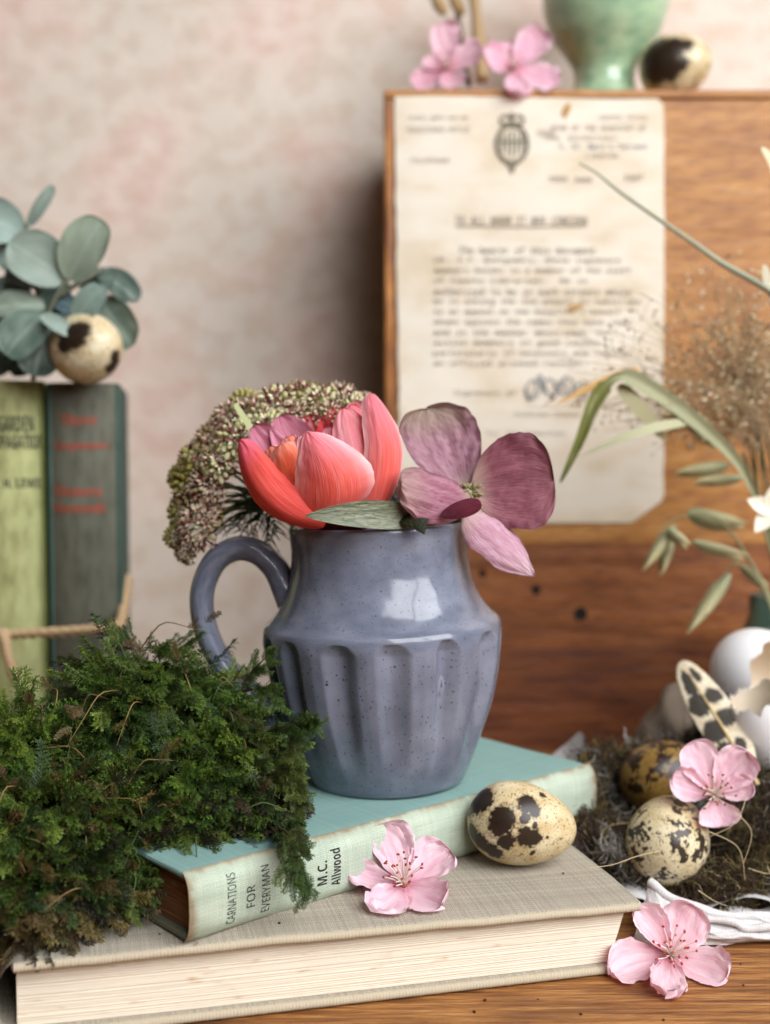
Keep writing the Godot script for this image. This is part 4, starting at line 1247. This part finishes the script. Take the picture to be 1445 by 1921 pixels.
# ---------------------------------------------------------------- nest, cloth, shells, feather
func nest() -> void:
	var c := on(1300, 1590, 0.0)
	c.z = -0.44; c.x = spot(1305, 1570, 0.44).x
	var t := thing("nest", "round mossy nest of dark fibres and grey down holding eggs", "nest", c)
	var s := Shape.new()
	var ring := func(u: float, v: float) -> Vector3:          # a bowl: outer wall, rim, hollow
		var a := TAU * u
		var lump := 1.0 + 0.14 * nz(cos(a) * 2.0, sin(a) * 2.0, v * 2.0)
		var r := lerpf(0.030, 0.042, sin(minf(v * 1.6, 1.0) * PI * 0.5)) if v < 0.6 else lerpf(0.042, 0.002, (v - 0.6) / 0.4)
		var h := 0.030 * sin(clampf(v / 0.62, 0.0, 1.0) * PI * 0.5) if v < 0.62 else lerpf(0.030, 0.008, sqrt((v - 0.62) / 0.38))
		if cos(a) > 0.2 and v > 0.2 and v < 0.95:
			h += 0.011 * cos(a)
		if sin(a) < -0.2 and v > 0.2:
			h += 0.010 * -sin(a)
		if sin(a) > 0.1 and v > 0.2 and v < 0.95:
			h -= 0.019 * sin(a)
		return c + Vector3(cos(a) * r * lump, 0.0004 + maxf(h, 0.0) * lump, sin(a) * r * lump * 0.82)
	s.grid(60, 40, func(u, v): return [ring.call(u, v), Color.WHITE], true)
	part_at(t, "nest_bowl", s, mat("1d150d", 1.0), "stuff")
	var hairs := []
	for k in 3:
		var f := Shape.new()
		var pts := []
		for i in 6:
			pts.append(Vector3(0.24 * sin(i * 1.5 + k * 2.0), i / 5.0 - 0.5, 0.24 * cos(i * 1.9 + k)))
		f.tube(curve(pts, 8), func(v): return 0.016, 3, Color.WHITE, false)
		hairs.append(f.mesh())
	var where := [[], [], []]
	var cols := [PackedColorArray(), PackedColorArray(), PackedColorArray()]
	for k in 12000:
		var u := rng.randf()
		var v := rng.randf_range(0.0, 0.92)
		var p: Vector3 = ring.call(u, v)
		var q: Vector3 = ring.call(u + 0.01, v)
		var out := (p - c) * Vector3(1, 0.3, 1)
		var along := (q - p).normalized() + Vector3(rng.randfn(), rng.randfn(), rng.randfn()) * 0.55
		var y := along.normalized()
		var x := y.cross(out).normalized()
		var patch := nz(p.x * 60.0, p.y * 60.0, p.z * 60.0)
		var col := lin("22180e").lerp(lin("543e24"), rng.randf())
		if patch > 0.22:
			col = lin("6e5c34").lerp(lin("4e4826"), rng.randf())
		elif patch < -0.2:
			col = lin("6a645c").lerp(lin("b8b2a8"), rng.randf() * 0.8)
		if rng.randf() < 0.02:
			col = lin("b9a880")
		var i := k % 3
		where[i].append(Transform3D(Basis(x, y, x.cross(y)).scaled_local(Vector3(0.5, 1, 0.5) * rng.randf_range(0.006, 0.017)), p - c + out.normalized() * rng.randf_range(-0.001, 0.004)))
		cols[i].append(col)
	for i in 3:
		scatter(t, "nest_fibres", hairs[i], tinted(0.9), where[i], cols[i])
	var w2 := []
	var c2 := PackedColorArray()
	for k in 420:                                                    # tufts of dried moss worked into it
		var p: Vector3 = ring.call(rng.randf(), rng.randf_range(0.05, 0.7))
		var y := ((p - c) * Vector3(1, 0.8, 1)).normalized() + Vector3(rng.randfn(), rng.randfn(), rng.randfn()) * 0.6
		y = y.normalized()
		var x := y.cross(Vector3(0.2, 0.3, 1)).normalized()
		if rng.randf() < 0.2:
			continue
		w2.append(Transform3D(Basis(x, y, x.cross(y)).scaled_local(Vector3.ONE * rng.randf_range(0.003, 0.007)), p - c))
		c2.append([lin("7a6630"), lin("54461f"), lin("8c7238"), lin("4a441c")][rng.randi() % 4])
	scatter(t, "moss_fronds", sprig(601).mesh(), tinted(0.8), w2, c2)
	for q in [[[1262, 1592, .405], [1200, 1605, .392], [1150, 1622, .38], [1105, 1628, .372]], [[1330, 1570, .402], [1378, 1545, .398], [1398, 1500, .402], [1390, 1470, .405]], [[1310, 1670, .396], [1340, 1690, .395], [1365, 1700, .394]], [[1375, 1520, .4], [1410, 1560, .398], [1395, 1620, .397]], [[1330, 1560, .4], [1385, 1590, .398], [1398, 1650, .398]]]:
		s = Shape.new()
		s.tube(seen_path(q, 16), func(v): return 0.00014 * (1.2 - 0.6 * v), 5, Color.WHITE)
		part_at(t, "straw", s, mat("c8b48a", 0.7))


func cloth() -> void:
	var t := thing("cloth", "white cotton cloth with thick hem folded in front of the nest", "cloth", on(1320, 1780, 0.0))
	var w := weave(43, 32, 8, 0.08)
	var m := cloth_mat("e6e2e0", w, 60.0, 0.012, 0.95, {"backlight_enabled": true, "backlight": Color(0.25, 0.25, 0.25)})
	var foot := seen_path([[1188, 1765, .384], [1225, 1790, .377], [1290, 1788, .378], [1370, 1785, .378], [1450, 1778, .381], [1540, 1770, .384]], 60)
	var top := seen_path([[1218, 1652, .390], [1250, 1676, .386], [1310, 1702, .383], [1375, 1716, .382], [1450, 1716, .384], [1540, 1712, .386]], 60)
	var s := Shape.new()
	s.grid(60, 24, func(u, v):
		var i := roundi(u * 60)
		var a := foot[i]
		a.y = 0.0006
		var b := top[i]
		var q := a.lerp(b, v)
		q.z += 0.0035 * sin(v * PI) * (0.4 + 0.6 * u) + 0.0016 * sin(v * 9.0 + u * 7.0) * u + 0.0012 * nz(u * 6.0, v * 4.0)
		q.y += 0.0006 * sin(u * 21.0) * v
		return [q, Color.WHITE])
	s.grid(60, 16, func(u, v):                          # and back down behind the hem, in under the nest
		var i := roundi(u * 60)
		var q := top[i].lerp(Vector3(top[i].x + 0.004, 0.0022, top[i].z - 0.022), v)
		q.y -= 0.004 * sin(v * PI) * (1.0 - 0.3 * u)
		q.y += 0.0009 * sin(u * 24.0 + v * 5.0)
		return [q, Color.WHITE])
	part_at(t, "fold", s, m)
	s = Shape.new()
	var hem := PackedVector3Array()
	for k in 61:
		hem.append(top[k] + Vector3(0, -0.0004 + 0.0002 * sin(k * 0.35), 0.0002))
	s.tube(hem, func(v): return 0.0015 + 0.00015 * sin(v * 19.0), 12, Color.WHITE)
	part_at(t, "hem", s, m)
	s = Shape.new()
	s.tube(seen_path([[1300, 1722, .3795], [1370, 1728, .3785], [1400, 1742, .378], [1450, 1738, .379], [1540, 1735, .381]], 40), func(v): return 0.0012 + 0.0001 * sin(v * 30.0), 10, Color.WHITE)
	part_at(t, "hem", s, m)
	s = Shape.new()                                     # the sheet lying under and behind the nest
	s.grid(60, 50, func(u, v):
		var x: float = lerpf(0.066, 0.22, u)
		var z: float = lerpf(-0.40, -0.56, v)
		var h := 0.0016 + 0.0045 * clampf(0.5 + nz(x * 34.0, z * 20.0, 2.0), 0.0, 1.0) + 0.0015 * sin(x * 160.0 + z * 90.0)
		return [Vector3(x, h, z), Color.WHITE])
	part_at(t, "sheet", s, m)
	# a corner of cloth peaked up behind the teal book
	var k := thing("cloth", "peaked corner of white cloth behind the teal book's corner", "cloth", on(1110, 1500, 0.0))
	s = Shape.new()
	var ridge := seen_path([[1026, 1424, .512], [1062, 1396, .508], [1092, 1374, .502], [1110, 1412, .497], [1146, 1404, .505], [1185, 1428, .512], [1230, 1470, .515]], 48)
	var hang := seen_path([[1010, 1530, .505], [1060, 1530, .500], [1120, 1530, .492], [1140, 1530, .490], [1160, 1530, .497], [1200, 1530, .505], [1240, 1540, .508]], 48)
	s.grid(48, 16, func(u, v):
		var i := roundi(u * 48)
		var q := ridge[i].lerp(hang[i], v)
		q.z += 0.003 * sin(v * 3.0 + u * 9.0) * v + 0.002 * nz(u * 5.0, v * 2.0)
		return [q, Color.WHITE])
	s.grid(48, 8, func(u, v):
		var i := roundi(u * 48)
		return [ridge[i].lerp(hang[i] + Vector3(0, 0, -0.03), v), Color.WHITE])
	part_at(k, "fold", s, m)
	# taupe linen bundle in the shade behind the nest
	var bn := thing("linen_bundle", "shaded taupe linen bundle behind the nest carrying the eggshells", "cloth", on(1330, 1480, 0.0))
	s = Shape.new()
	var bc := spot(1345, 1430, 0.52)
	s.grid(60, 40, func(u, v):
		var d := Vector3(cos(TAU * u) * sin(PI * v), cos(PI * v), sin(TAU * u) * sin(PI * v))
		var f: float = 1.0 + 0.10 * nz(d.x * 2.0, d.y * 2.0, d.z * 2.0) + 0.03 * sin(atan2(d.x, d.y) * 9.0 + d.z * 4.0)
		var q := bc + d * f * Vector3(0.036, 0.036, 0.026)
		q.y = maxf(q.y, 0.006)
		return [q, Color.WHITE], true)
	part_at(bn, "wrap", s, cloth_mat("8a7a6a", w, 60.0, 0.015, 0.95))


func shell(label: String, at: Vector3, axis: Vector3, half: float, tall: float, cut: float, sd: float) -> void:
	var e := thing("eggshell", label, "eggshell", at, 0.0, "broken white eggshells")
	var b := Basis(Quaternion(Vector3.UP, axis.normalized()))
	for inner in [0, 1]:
		var s := Shape.new()
		var k: float = 1.0 - 0.025 * inner
		s.grid(60, 26, func(u, v):
			var stop: float = cut + 0.16 * nz(cos(TAU * u) * 2.0, sin(TAU * u) * 2.0, sd) + 0.05 * signf(sin(u * 60.0))
			var th: float = PI - v * (PI - stop)
			var q := Vector3(cos(TAU * u) * sin(th) * half, cos(th) * tall, sin(TAU * u) * sin(th) * half) * k
			return [b * q, Color.WHITE], true)
		part(e, "inside" if inner else "outside", s, mat("e8d8c0" if inner else "f0eeee", 0.45))

func shells() -> void:
	shell("whole-looking white eggshell half with its opening turned right", spot(1418, 1258, 0.500), Vector3(0.62, 0.0, 0.78), 0.0170, 0.0185, 1.1, 2.0)
	shell("jagged white eggshell piece in front of the rounder one", spot(1450, 1362, 0.462), Vector3(-0.35, 0.9, 0.1), 0.0155, 0.023, 1.0, 8.0)

func feather() -> void:
	var root := spot(1402, 1440, 0.446)
	var tip := spot(1278, 1240, 0.474)
	var t := thing("feather", "cream feather barred with black leaning over the nest", "feather", root)
	var m := tinted(0.7, {"backlight_enabled": true, "backlight": Color(0.35, 0.32, 0.28), "heightmap_enabled": true, "heightmap_texture": noise_tex(0.02, 2, 210), "heightmap_scale": 0.02, "uv1_scale": Vector3(0.6, 14, 1)})
	var s := Shape.new()
	leaf(s, root, tip, Vector3(-0.1, 0.3, 1), 39.0 / F * 0.46, func(u: float, v: float) -> Color:
		var w := u * 1.0
		var bar := 0.0
		var x := absf(w)
		for q in [[-1, 0.13, 0.5, 0.10, 0.5], [1, 0.18, 0.35, 0.045, 0.22], [-1, 0.36, 0.46, 0.075, 0.42], [1, 0.42, 0.42, 0.06, 0.42], [-1, 0.60, 0.40, 0.08, 0.42], [1, 0.62, 0.45, 0.055, 0.34], [-1, 0.80, 0.40, 0.10, 0.26], [1, 0.84, 0.35, 0.06, 0.20], [-1, 0.02, 0.5, 0.07, 0.6]]:
			if signf(w) == q[0]:
				var e := pow((v - q[1]) / q[3] / 1.15, 2.0) + pow((x - q[2]) / q[4] / 1.25, 2.0) + 0.5 * nz(v * 16.0, w * 4.0, q[1])
				bar = maxf(bar, smoothstep(1.35, 1.1, e))
		var col := lin("d3c09a").lerp(lin("e9dfc8"), clampf(0.5 + nz(v * 40.0, w * 2.0), 0.0, 1.0))
		return col.lerp(lin("1c1714"), bar * 0.95).lerp(lin("c8ab78"), smoothstep(0.05, 0.02, x)), {"p1": 0.3, "p2": 0.45, "cup": -0.15, "arch": 0.02, "jag": 0.08, "nu": 40, "nv": 90})
	part_at(t, "vane", s, m)
	s = Shape.new()
	s.tube(curve([root + (root - tip) * 0.15, root.lerp(tip, 0.5) + Vector3(0, 0, 0.0012), tip], 24), func(v): return 0.0008 * (1.1 - v), 7, Color.WHITE)
	part_at(t, "quill", s, mat("c9ae7c", 0.5))


# ---------------------------------------------------------------- on top of the box
func box_top() -> void:
	var at := spot(1135, 150, 0.652)
	at.y = BOX_TOP + 0.0003
	var v := thing("vase", "pale green glazed pedestal vase standing on the wooden box", "vase", at)
	var prof := curve([Vector3(0, 0, 0), Vector3(1.9, 0, 0), Vector3(2.02, 0.12, 0), Vector3(1.95, 0.35, 0), Vector3(1.66, 0.8, 0), Vector3(1.55, 1.4, 0), Vector3(1.68, 2.0, 0), Vector3(2.2, 2.8, 0), Vector3(2.8, 3.7, 0), Vector3(3.2, 5.2, 0), Vector3(3.1, 7.0, 0), Vector3(2.6, 8.4, 0), Vector3(2.7, 9.0, 0), Vector3(2.5, 8.9, 0), Vector3(2.4, 8.2, 0), Vector3(2.8, 6.0, 0), Vector3(0, 3.4, 0)], 90)
	var s := Shape.new()
	s.grid(64, 90, func(u, w):
		var q: Vector3 = prof[roundi(w * 90)] * 0.01
		return [Vector3(sin(TAU * u) * q.x, q.y, cos(TAU * u) * q.x), Color.WHITE], true)
	part(v, "body", s, mat("ffffff", 0.25, {"albedo_texture": noise_tex(0.01, 4, 220, [[0.0, "7fa083"], [0.5, "9cb894"], [1.0, "b6c9a2"]]), "uv1_scale": Vector3(2, 3, 1), "clearcoat_enabled": true, "clearcoat": 0.6, "clearcoat_roughness": 0.08}))
	for q in [["dry tan twig standing behind the blossoms on the box", [[905, 150, .66], [898, 70, .668], [884, -60, .68]], 0.0032, "b89a72"], ["dark thin twig beside the tan one on the box", [[880, 160, .67], [862, 60, .676], [850, -60, .685]], 0.0016, "5a4430"]]:
		var tw := thing("twig", q[0], "twig", spot(q[1][0][0], q[1][0][1], q[1][0][2]))
		s = Shape.new()
		s.tube(seen_path(q[1], 14), func(w): return q[2] * (1.0 + 0.12 * sin(w * 17.0)), 9, Color.WHITE)
		part_at(tw, "stem", s, mat(q[3], 0.8))
		s = Shape.new()
		s.ball(spot(q[1][2][0] - 26, 8, .678), Vector3(0.0035, 0.007, 0.003), Basis(Vector3(0, 0, 1), 0.5), Color.WHITE, 8, 6)
		part_at(tw, "bud", s, mat("a98c60", 0.8))


# ---------------------------------------------------------------- eucalyptus
func eucalyptus() -> void:
	var t := thing("eucalyptus_sprig", "grey-green eucalyptus sprig of round leaves lying on the upright books", "plant", spot(70, 705, 0.53))
	var m := tinted(0.6, {"backlight_enabled": true, "backlight": Color(0.15, 0.2, 0.17)})
	# root, tip, normal, half width px, colour
	var all := [[[128, 525], [18, 455], Vector3(0.0, 0.3, 1), 50, "7f8d80", .515], [[128, 525], [192, 412], Vector3(0.0, 0.2, 1), 44, "87947f", .512], [[52, 425], [100, 348], Vector3(0.5, 0.2, 1), 13, "849488", .53], [[45, 440], [-45, 395], Vector3(0, 0.2, 1), 42, "889c92", .53], [[185, 508], [258, 565], Vector3(0.2, 0.5, 0.8), 30, "2f4238", .53], [[190, 560], [248, 650], Vector3(-0.3, 0.1, 1), 44, "5f6e62", .528],
		[[140, 600], [196, 538], Vector3(0.2, 0.3, 1), 26, "7a9086", .51], [[80, 540], [10, 510], Vector3(0.2, 0.5, 0.8), 22, "333b34", .525], [[85, 575], [-20, 578], Vector3(0.0, 0.5, 0.9), 30, "74806f", .515], [[82, 590], [10, 665], Vector3(0.0, 0.2, 1), 42, "586c5e", .51], [[95, 605], [62, 705], Vector3(0.2, 0.1, 1), 42, "26382f", .515], [[78, 590], [132, 628], Vector3(0.0, 0.6, 0.8), 16, "8e9e92", .505], [[120, 560], [180, 640], Vector3(0.3, 0.1, 1), 34, "3c544a", .53], [[60, 600], [-30, 620], Vector3(0.2, 0.4, 1), 34, "566e62", .52],
		[[30, 640], [-20, 700], Vector3(0, 0.3, 1), 36, "3e5a50", .53], [[128, 530], [70, 600], Vector3(0.1, 0.2, 1), 30, "4a6660", .525], [[100, 560], [160, 590], Vector3(0, 0.4, 1), 20, "3a5560", .52], [[120, 640], [20, 700], Vector3(0, 0.5, 1), 34, "2c3c34", .535],
		[[110, 545], [60, 500], Vector3(0.2, 0.2, 1), 34, "4c5e54", .532], [[150, 540], [215, 520], Vector3(0.1, 0.5, 1), 26, "55665a", .53], [[60, 560], [-15, 540], Vector3(0, 0.3, 1), 30, "64756a", .53], [[110, 620], [150, 690], Vector3(0.2, 0.1, 1), 34, "24332c", .538], [[70, 610], [90, 700], Vector3(-0.2, 0.1, 1), 34, "1f2c26", .54], [[50, 470], [0, 500], Vector3(0, 0.2, 1), 34, "6d7f76", .535], [[20, 610], [-30, 690], Vector3(0.2, 0.2, 1), 36, "2f4239", .54]]
	for q in all:
		var s := Shape.new()
		leaf(s, spot(q[0][0], q[0][1], q[5] + 0.004), spot(q[1][0], q[1][1], q[5]), q[2], q[3] / F * 0.52, func(u: float, v: float) -> Color:
			return lin(q[4]).lerp(lin("a9b8ac"), clampf(0.12 + nz(u * 2.0, v * 3.0, q[3]) * 0.3 + smoothstep(0.06, 0.0, absf(u)) * 0.3, 0.0, 0.6)), {"p1": 0.5, "p2": 0.4, "cup": 0.25, "arch": 0.06, "ripple": 0.06, "seed": q[3] * 1.0})
		part_at(t, "leaf", s, m)
	for path in [[[62, 712, .53], [78, 640, .522], [98, 570, .518], [130, 522, .516]], [[85, 600, .52], [62, 510, .525], [50, 420, .53]], [[110, 555, .52], [150, 530, .522], [190, 505, .53]]]:
		var s := Shape.new()
		s.tube(seen_path(path, 12), func(_v): return 0.0011, 7, Color.WHITE)
		part_at(t, "stem", s, mat("6a6f5c", 0.7))


# ---------------------------------------------------------------- dried grasses at the right
func grasses() -> void:
	var jar := on(1470, 1440, 0.0)
	jar.z = -0.56
	jar.x = spot(1475, 1200, 0.56).x
	var jr := thing("glass_jar", "teal glass jar at the right edge holding dried grasses", "jar", jar)
	var glass := mat("9fc4bd", 0.05, {"refraction_enabled": true, "refraction_scale": 0.05})
	glass.albedo_color.a = 0.12
	var s := Shape.new()
	var prof := [Vector2(0, 0.001), Vector2(0.017, 0.001), Vector2(0.019, 0.004), Vector2(0.019, 0.07), Vector2(0.0165, 0.078), Vector2(0.0165, 0.086), Vector2(0.015, 0.086), Vector2(0.015, 0.078), Vector2(0.0172, 0.069), Vector2(0.0172, 0.006), Vector2(0, 0.005)]
	s.grid(40, prof.size() - 1, func(u, v):
		var q: Vector2 = prof[roundi(v * (prof.size() - 1))]
		return [Vector3(sin(TAU * u) * q.x, q.y, cos(TAU * u) * q.x), Color.WHITE], true)
	part(jr, "glass", s, glass)
	var mouth := jar + Vector3(0, 0.08, 0)
	var straw := tinted(0.7, {"backlight_enabled": true, "backlight": Color(0.25, 0.25, 0.15)})
	# long reed
	var t := thing("reed", "long pale reed stalk slanting up across the letter", "grass stalk", spot(1445, 545, 0.50))
	s = Shape.new()
	s.tube(seen_path([[1086, 306, .53], [1120, 325, .525], [1172, 366, .52], [1300, 455, .505], [1360, 497, .50], [1445, 545, .49], [1520, 600, .485]], 50), func(v): return 0.0003 + 0.0014 * v, 9, lin("a9ac94"))
	part_at(t, "stalk", s, straw)
	s = Shape.new()
	leaf(s, spot(1450, 570, .49), spot(1434, 496, .49), Vector3(-0.2, 0, 1), 8.0 / F * .5, func(_u, _v): return lin("d8d2b8"), {})
	part_at(t, "sheath", s, straw)
	# bending blade
	t = thing("grass_blade", "broad green grass blade bent over in front of the letter", "grass blade", spot(1425, 950, 0.51))
	s = Shape.new()
	var spine := seen_path([[1430, 960, .52], [1385, 870, .51], [1310, 795, .50], [1230, 735, .495], [1165, 706, .49], [1120, 745, .487], [1085, 830, .485], [1050, 905, .485]], 60)
	s.grid(6, 60, func(u, v):
		var i := roundi(v * 60)
		var dir := (spine[mini(i + 1, 60)] - spine[maxi(i - 1, 0)]).normalized()
		var side := dir.cross(Vector3(0.1, 0.2, 1)).normalized()
		var w: float = 0.0034 * pow(sin(PI * clampf(v * 0.94 + 0.05, 0.0, 1.0)), 0.7) * (0.55 if v > 0.55 and v < 0.66 else 1.0)
		return [spine[i] + side * (u * 2.0 - 1.0) * w + Vector3(0, 0, 0.0018 * absf(u * 2.0 - 1.0)), lin("8f9070").lerp(lin("5f6222"), smoothstep(0.55, 0.7, v)).lerp(lin("a9a680"), clampf(nz(u * 3.0, v * 9.0), 0.0, 0.6))])
	part_at(t, "blade", s, straw)
	s = Shape.new()
	leaf(s, spot(1160, 722, .492), spot(1250, 830, .50), Vector3(0, 0.2, 1), 16.0 / F * .5, func(_u, _v): return lin("9b9572"), {"p1": 0.4, "p2": 0.8, "arch": 0.08})
	part_at(t, "side_blade", s, straw)
	s = Shape.new()
	leaf(s, spot(1300, 790, .50), spot(1080, 860, .488), Vector3(0, 0.4, 1), 10.0 / F * .5, func(_u, _v): return lin("a8a684"), {"p1": 0.5, "p2": 1.0, "arch": 0.15})
	part_at(t, "side_blade", s, straw)
	s = Shape.new()
	leaf(s, spot(1200, 690, .495), spot(1040, 760, .49), Vector3(0, 0.4, 1), 9.0 / F * .5, func(_u, _v): return lin("c69c60"), {"p1": 0.5, "p2": 1.0, "arch": 0.06})
	part_at(t, "side_blade", s, straw)
	s = Shape.new()
	s.tube(curve([mouth, spot(1450, 1020, .535), spot(1430, 960, .52)], 10), func(_v): return 0.0016, 7, lin("7c8458"))
	part_at(t, "stem", s, straw)
	# oats
	t = thing("oat_stalk", "drooping oat stalk of pale green spikelets on the right", "grass stalk", mouth)
	var stalks := [[[1470, 1180], [1440, 1110], [1380, 1010], [1330, 965], [1260, 975], [1230, 1010]], [[1470, 1180], [1430, 1100], [1390, 1060], [1340, 1030]], [[1465, 1190], [1420, 1080], [1370, 1060], [1350, 1110]], [[1470, 1150], [1440, 1010], [1400, 900], [1360, 840], [1320, 850]]]
	for q in stalks:
		s = Shape.new()
		s.tube(seen_path(q.map(func(a): return [a[0], a[1], 0.525]), 24), func(v): return 0.0008 * (1.2 - v), 6, lin("8a8a62"))
		part_at(t, "stem", s, straw)
	for q in [[1268, 985, 1205, 1072, 13], [1262, 1010, 1238, 1082, 11], [1290, 960, 1398, 990, 20], [1300, 1015, 1400, 1050, 12], [1390, 1060, 1440, 1110, 9], [1372, 1075, 1288, 1190, 15], [1350, 1105, 1318, 1160, 10], [1370, 870, 1262, 892, 14], [1395, 895, 1300, 908, 11], [1360, 830, 1290, 800, 16], [1330, 790, 1240, 775, 14], [1255, 990, 1290, 1030, 11]]:
		var d := rng.randf_range(0.505, 0.535)
		for k in 2:
			s = Shape.new()
			var a := spot(q[0], q[1], d)
			var b := spot(q[2] + k * 7, q[3] - k * 8, d + 0.002 - k * 0.006)
			leaf(s, a, b, Vector3(0.1, 0.3, 1), q[4] / F * d * (1.0 - 0.25 * k), func(u, v): return lin("8b9270").lerp(lin("c8ba8c"), clampf(v * 0.9 + nz(u * 3.0, v * 4.0) * 0.4, 0.0, 1.0)), {"p1": 0.6, "p2": 0.9, "cup": -0.9, "arch": 0.05, "nu": 10, "nv": 14})
			part_at(t, "spikelet", s, straw)
	# haze of panicle grass
	t = thing("panicle_grass", "cloud of fine brown panicle grass seeds at the right", "grass", mouth)
	var hair := Shape.new()
	var where := []
	var cols := PackedColorArray()
	for k in 210:
		var hub := spot(1420 + rng.randfn() * 40.0, 860 - absf(rng.randfn()) * 60.0, 0.53 + rng.randfn() * 0.01)
		var a := rng.randf_range(1.0, 3.05)
		var l := rng.randf_range(0.03, 0.1) * (1.0 - 0.25 * absf(a - 2.3))
		var tip := hub + Vector3(cos(a) * l, sin(a) * l * 0.85, rng.randfn() * 0.012)
		var path := curve([hub, hub.lerp(tip, 0.5) + Vector3(0, 0.004, 0), tip + Vector3(0, -0.003, 0)], 8)
		hair.tube(path, func(v): return 0.00013, 3, lin("94795a").lerp(lin("c0aa84"), rng.randf()), false)
		for i in 9:
			var v := rng.randf_range(0.35, 1.0)
			var p := path[int(v * 8)]
			var e := p + Vector3(rng.randfn(), rng.randfn() + 0.2, rng.randfn()) * 0.0042
			hair.tube(PackedVector3Array([p, e]), func(_v): return 0.0001, 3, lin("b09870"), false)
			var y := (e - p).normalized()
			where.append(Transform3D(Basis(Quaternion(Vector3.UP, y)).scaled_local(Vector3.ONE * rng.randf_range(0.0005, 0.00085)), e - mouth))
			cols.append([lin("c7b088"), lin("a08060"), lin("ddd0b0"), lin("8a6a54")][rng.randi() % 4])
	part_at(t, "fine_stalks", hair, straw, "stuff")
	var seed_shape := Shape.new()
	seed_shape.ball(Vector3.ZERO, Vector3(0.7, 1.4, 0.7), Basis(), Color.WHITE, 6, 5)
	scatter(t, "seeds", seed_shape.mesh(), straw, where, cols)
	for k in 16:
		s = Shape.new()
		var p := spot(1395 + k * 7.0, 850 - (k * 37) % 90, 0.53)
		s.tube(curve([mouth, mouth.lerp(p, 0.6) + Vector3(rng.randfn() * 0.003, 0, 0), p], 10), func(_v): return 0.0006, 5, [lin("4c5238"), lin("6a6a44"), lin("3a4430")][k % 3])
		part_at(t, "stem", s, straw)
	# a little white star flower at the edge
	var st := thing("star_flower", "small cream star-shaped flower at the right edge", "flower", spot(1444, 955, 0.495))
	for k in 5:
		s = Shape.new()
		var a := TAU * k / 5.0 + 0.25
		var c := spot(1448, 956, 0.495)
		leaf(s, c, c + Vector3(cos(a), sin(a), 0.25) * 0.0115, Vector3(-0.1, 0.2, 1), 0.0036, func(_u, _v): return lin("e6e0cc"), {"p1": 0.5, "p2": 0.9, "cup": 0.3})
		part_at(st, "petal", s, straw)
	s = Shape.new()
	s.tube(curve([spot(1448, 956, 0.497), spot(1462, 1060, 0.53), mouth], 10), func(_v): return 0.0007, 6, lin("7c8458"))
	part_at(st, "stem", s, straw)
	var cu := thing("dried_curl", "pale curled dry grass tip at the upper right edge", "grass blade", spot(1445, 322, 0.5))
	s = Shape.new()
	leaf(s, spot(1452, 330, .5), spot(1430, 276, .5), Vector3(0.2, 0, 1), 8.0 / F * .5, func(_u, _v): return lin("d2c8a4"), {"sway": 0.12})
	part_at(cu, "blade", s, straw)


func crumbs() -> void:
	var lists := [[[1002, 1843], [928, 1848], [1010, 1874], [1395, 1848], [1390, 1808], [1245, 1913], [1090, 1902], [910, 1876], [890, 1898]], [[1016, 1641], [1057, 1638], [524, 1732], [370, 1768], [528, 1700], [300, 1752], [208, 1748]]]
	var label := ["tiny dark crumbs scattered on the bare table by the lowest book", "specks of soil on the beige book's linen cover"]
	for k in 2:
		var t := thing("crumbs", label[k], "crumbs", on(lists[k][0][0], lists[k][0][1], [0.0, BEIGE_TOP][k]))
		t.set_meta("kind", "stuff")
		var s := Shape.new()
		for q in lists[k]:
			var p := on(q[0], q[1], [0.0003, BEIGE_TOP + 0.0003][k])
			var r := rng.randf_range(0.0002, 0.0005)
			s.ball(p, Vector3(r * 1.4, r * 0.7, r), Basis(Vector3.UP, rng.randf() * 3.0), lin(["1a120c", "8a7256"][1 if rng.randf() < 0.25 else 0]), 7, 5)
		part_at(t, "crumb", s, tinted(0.9), "stuff")
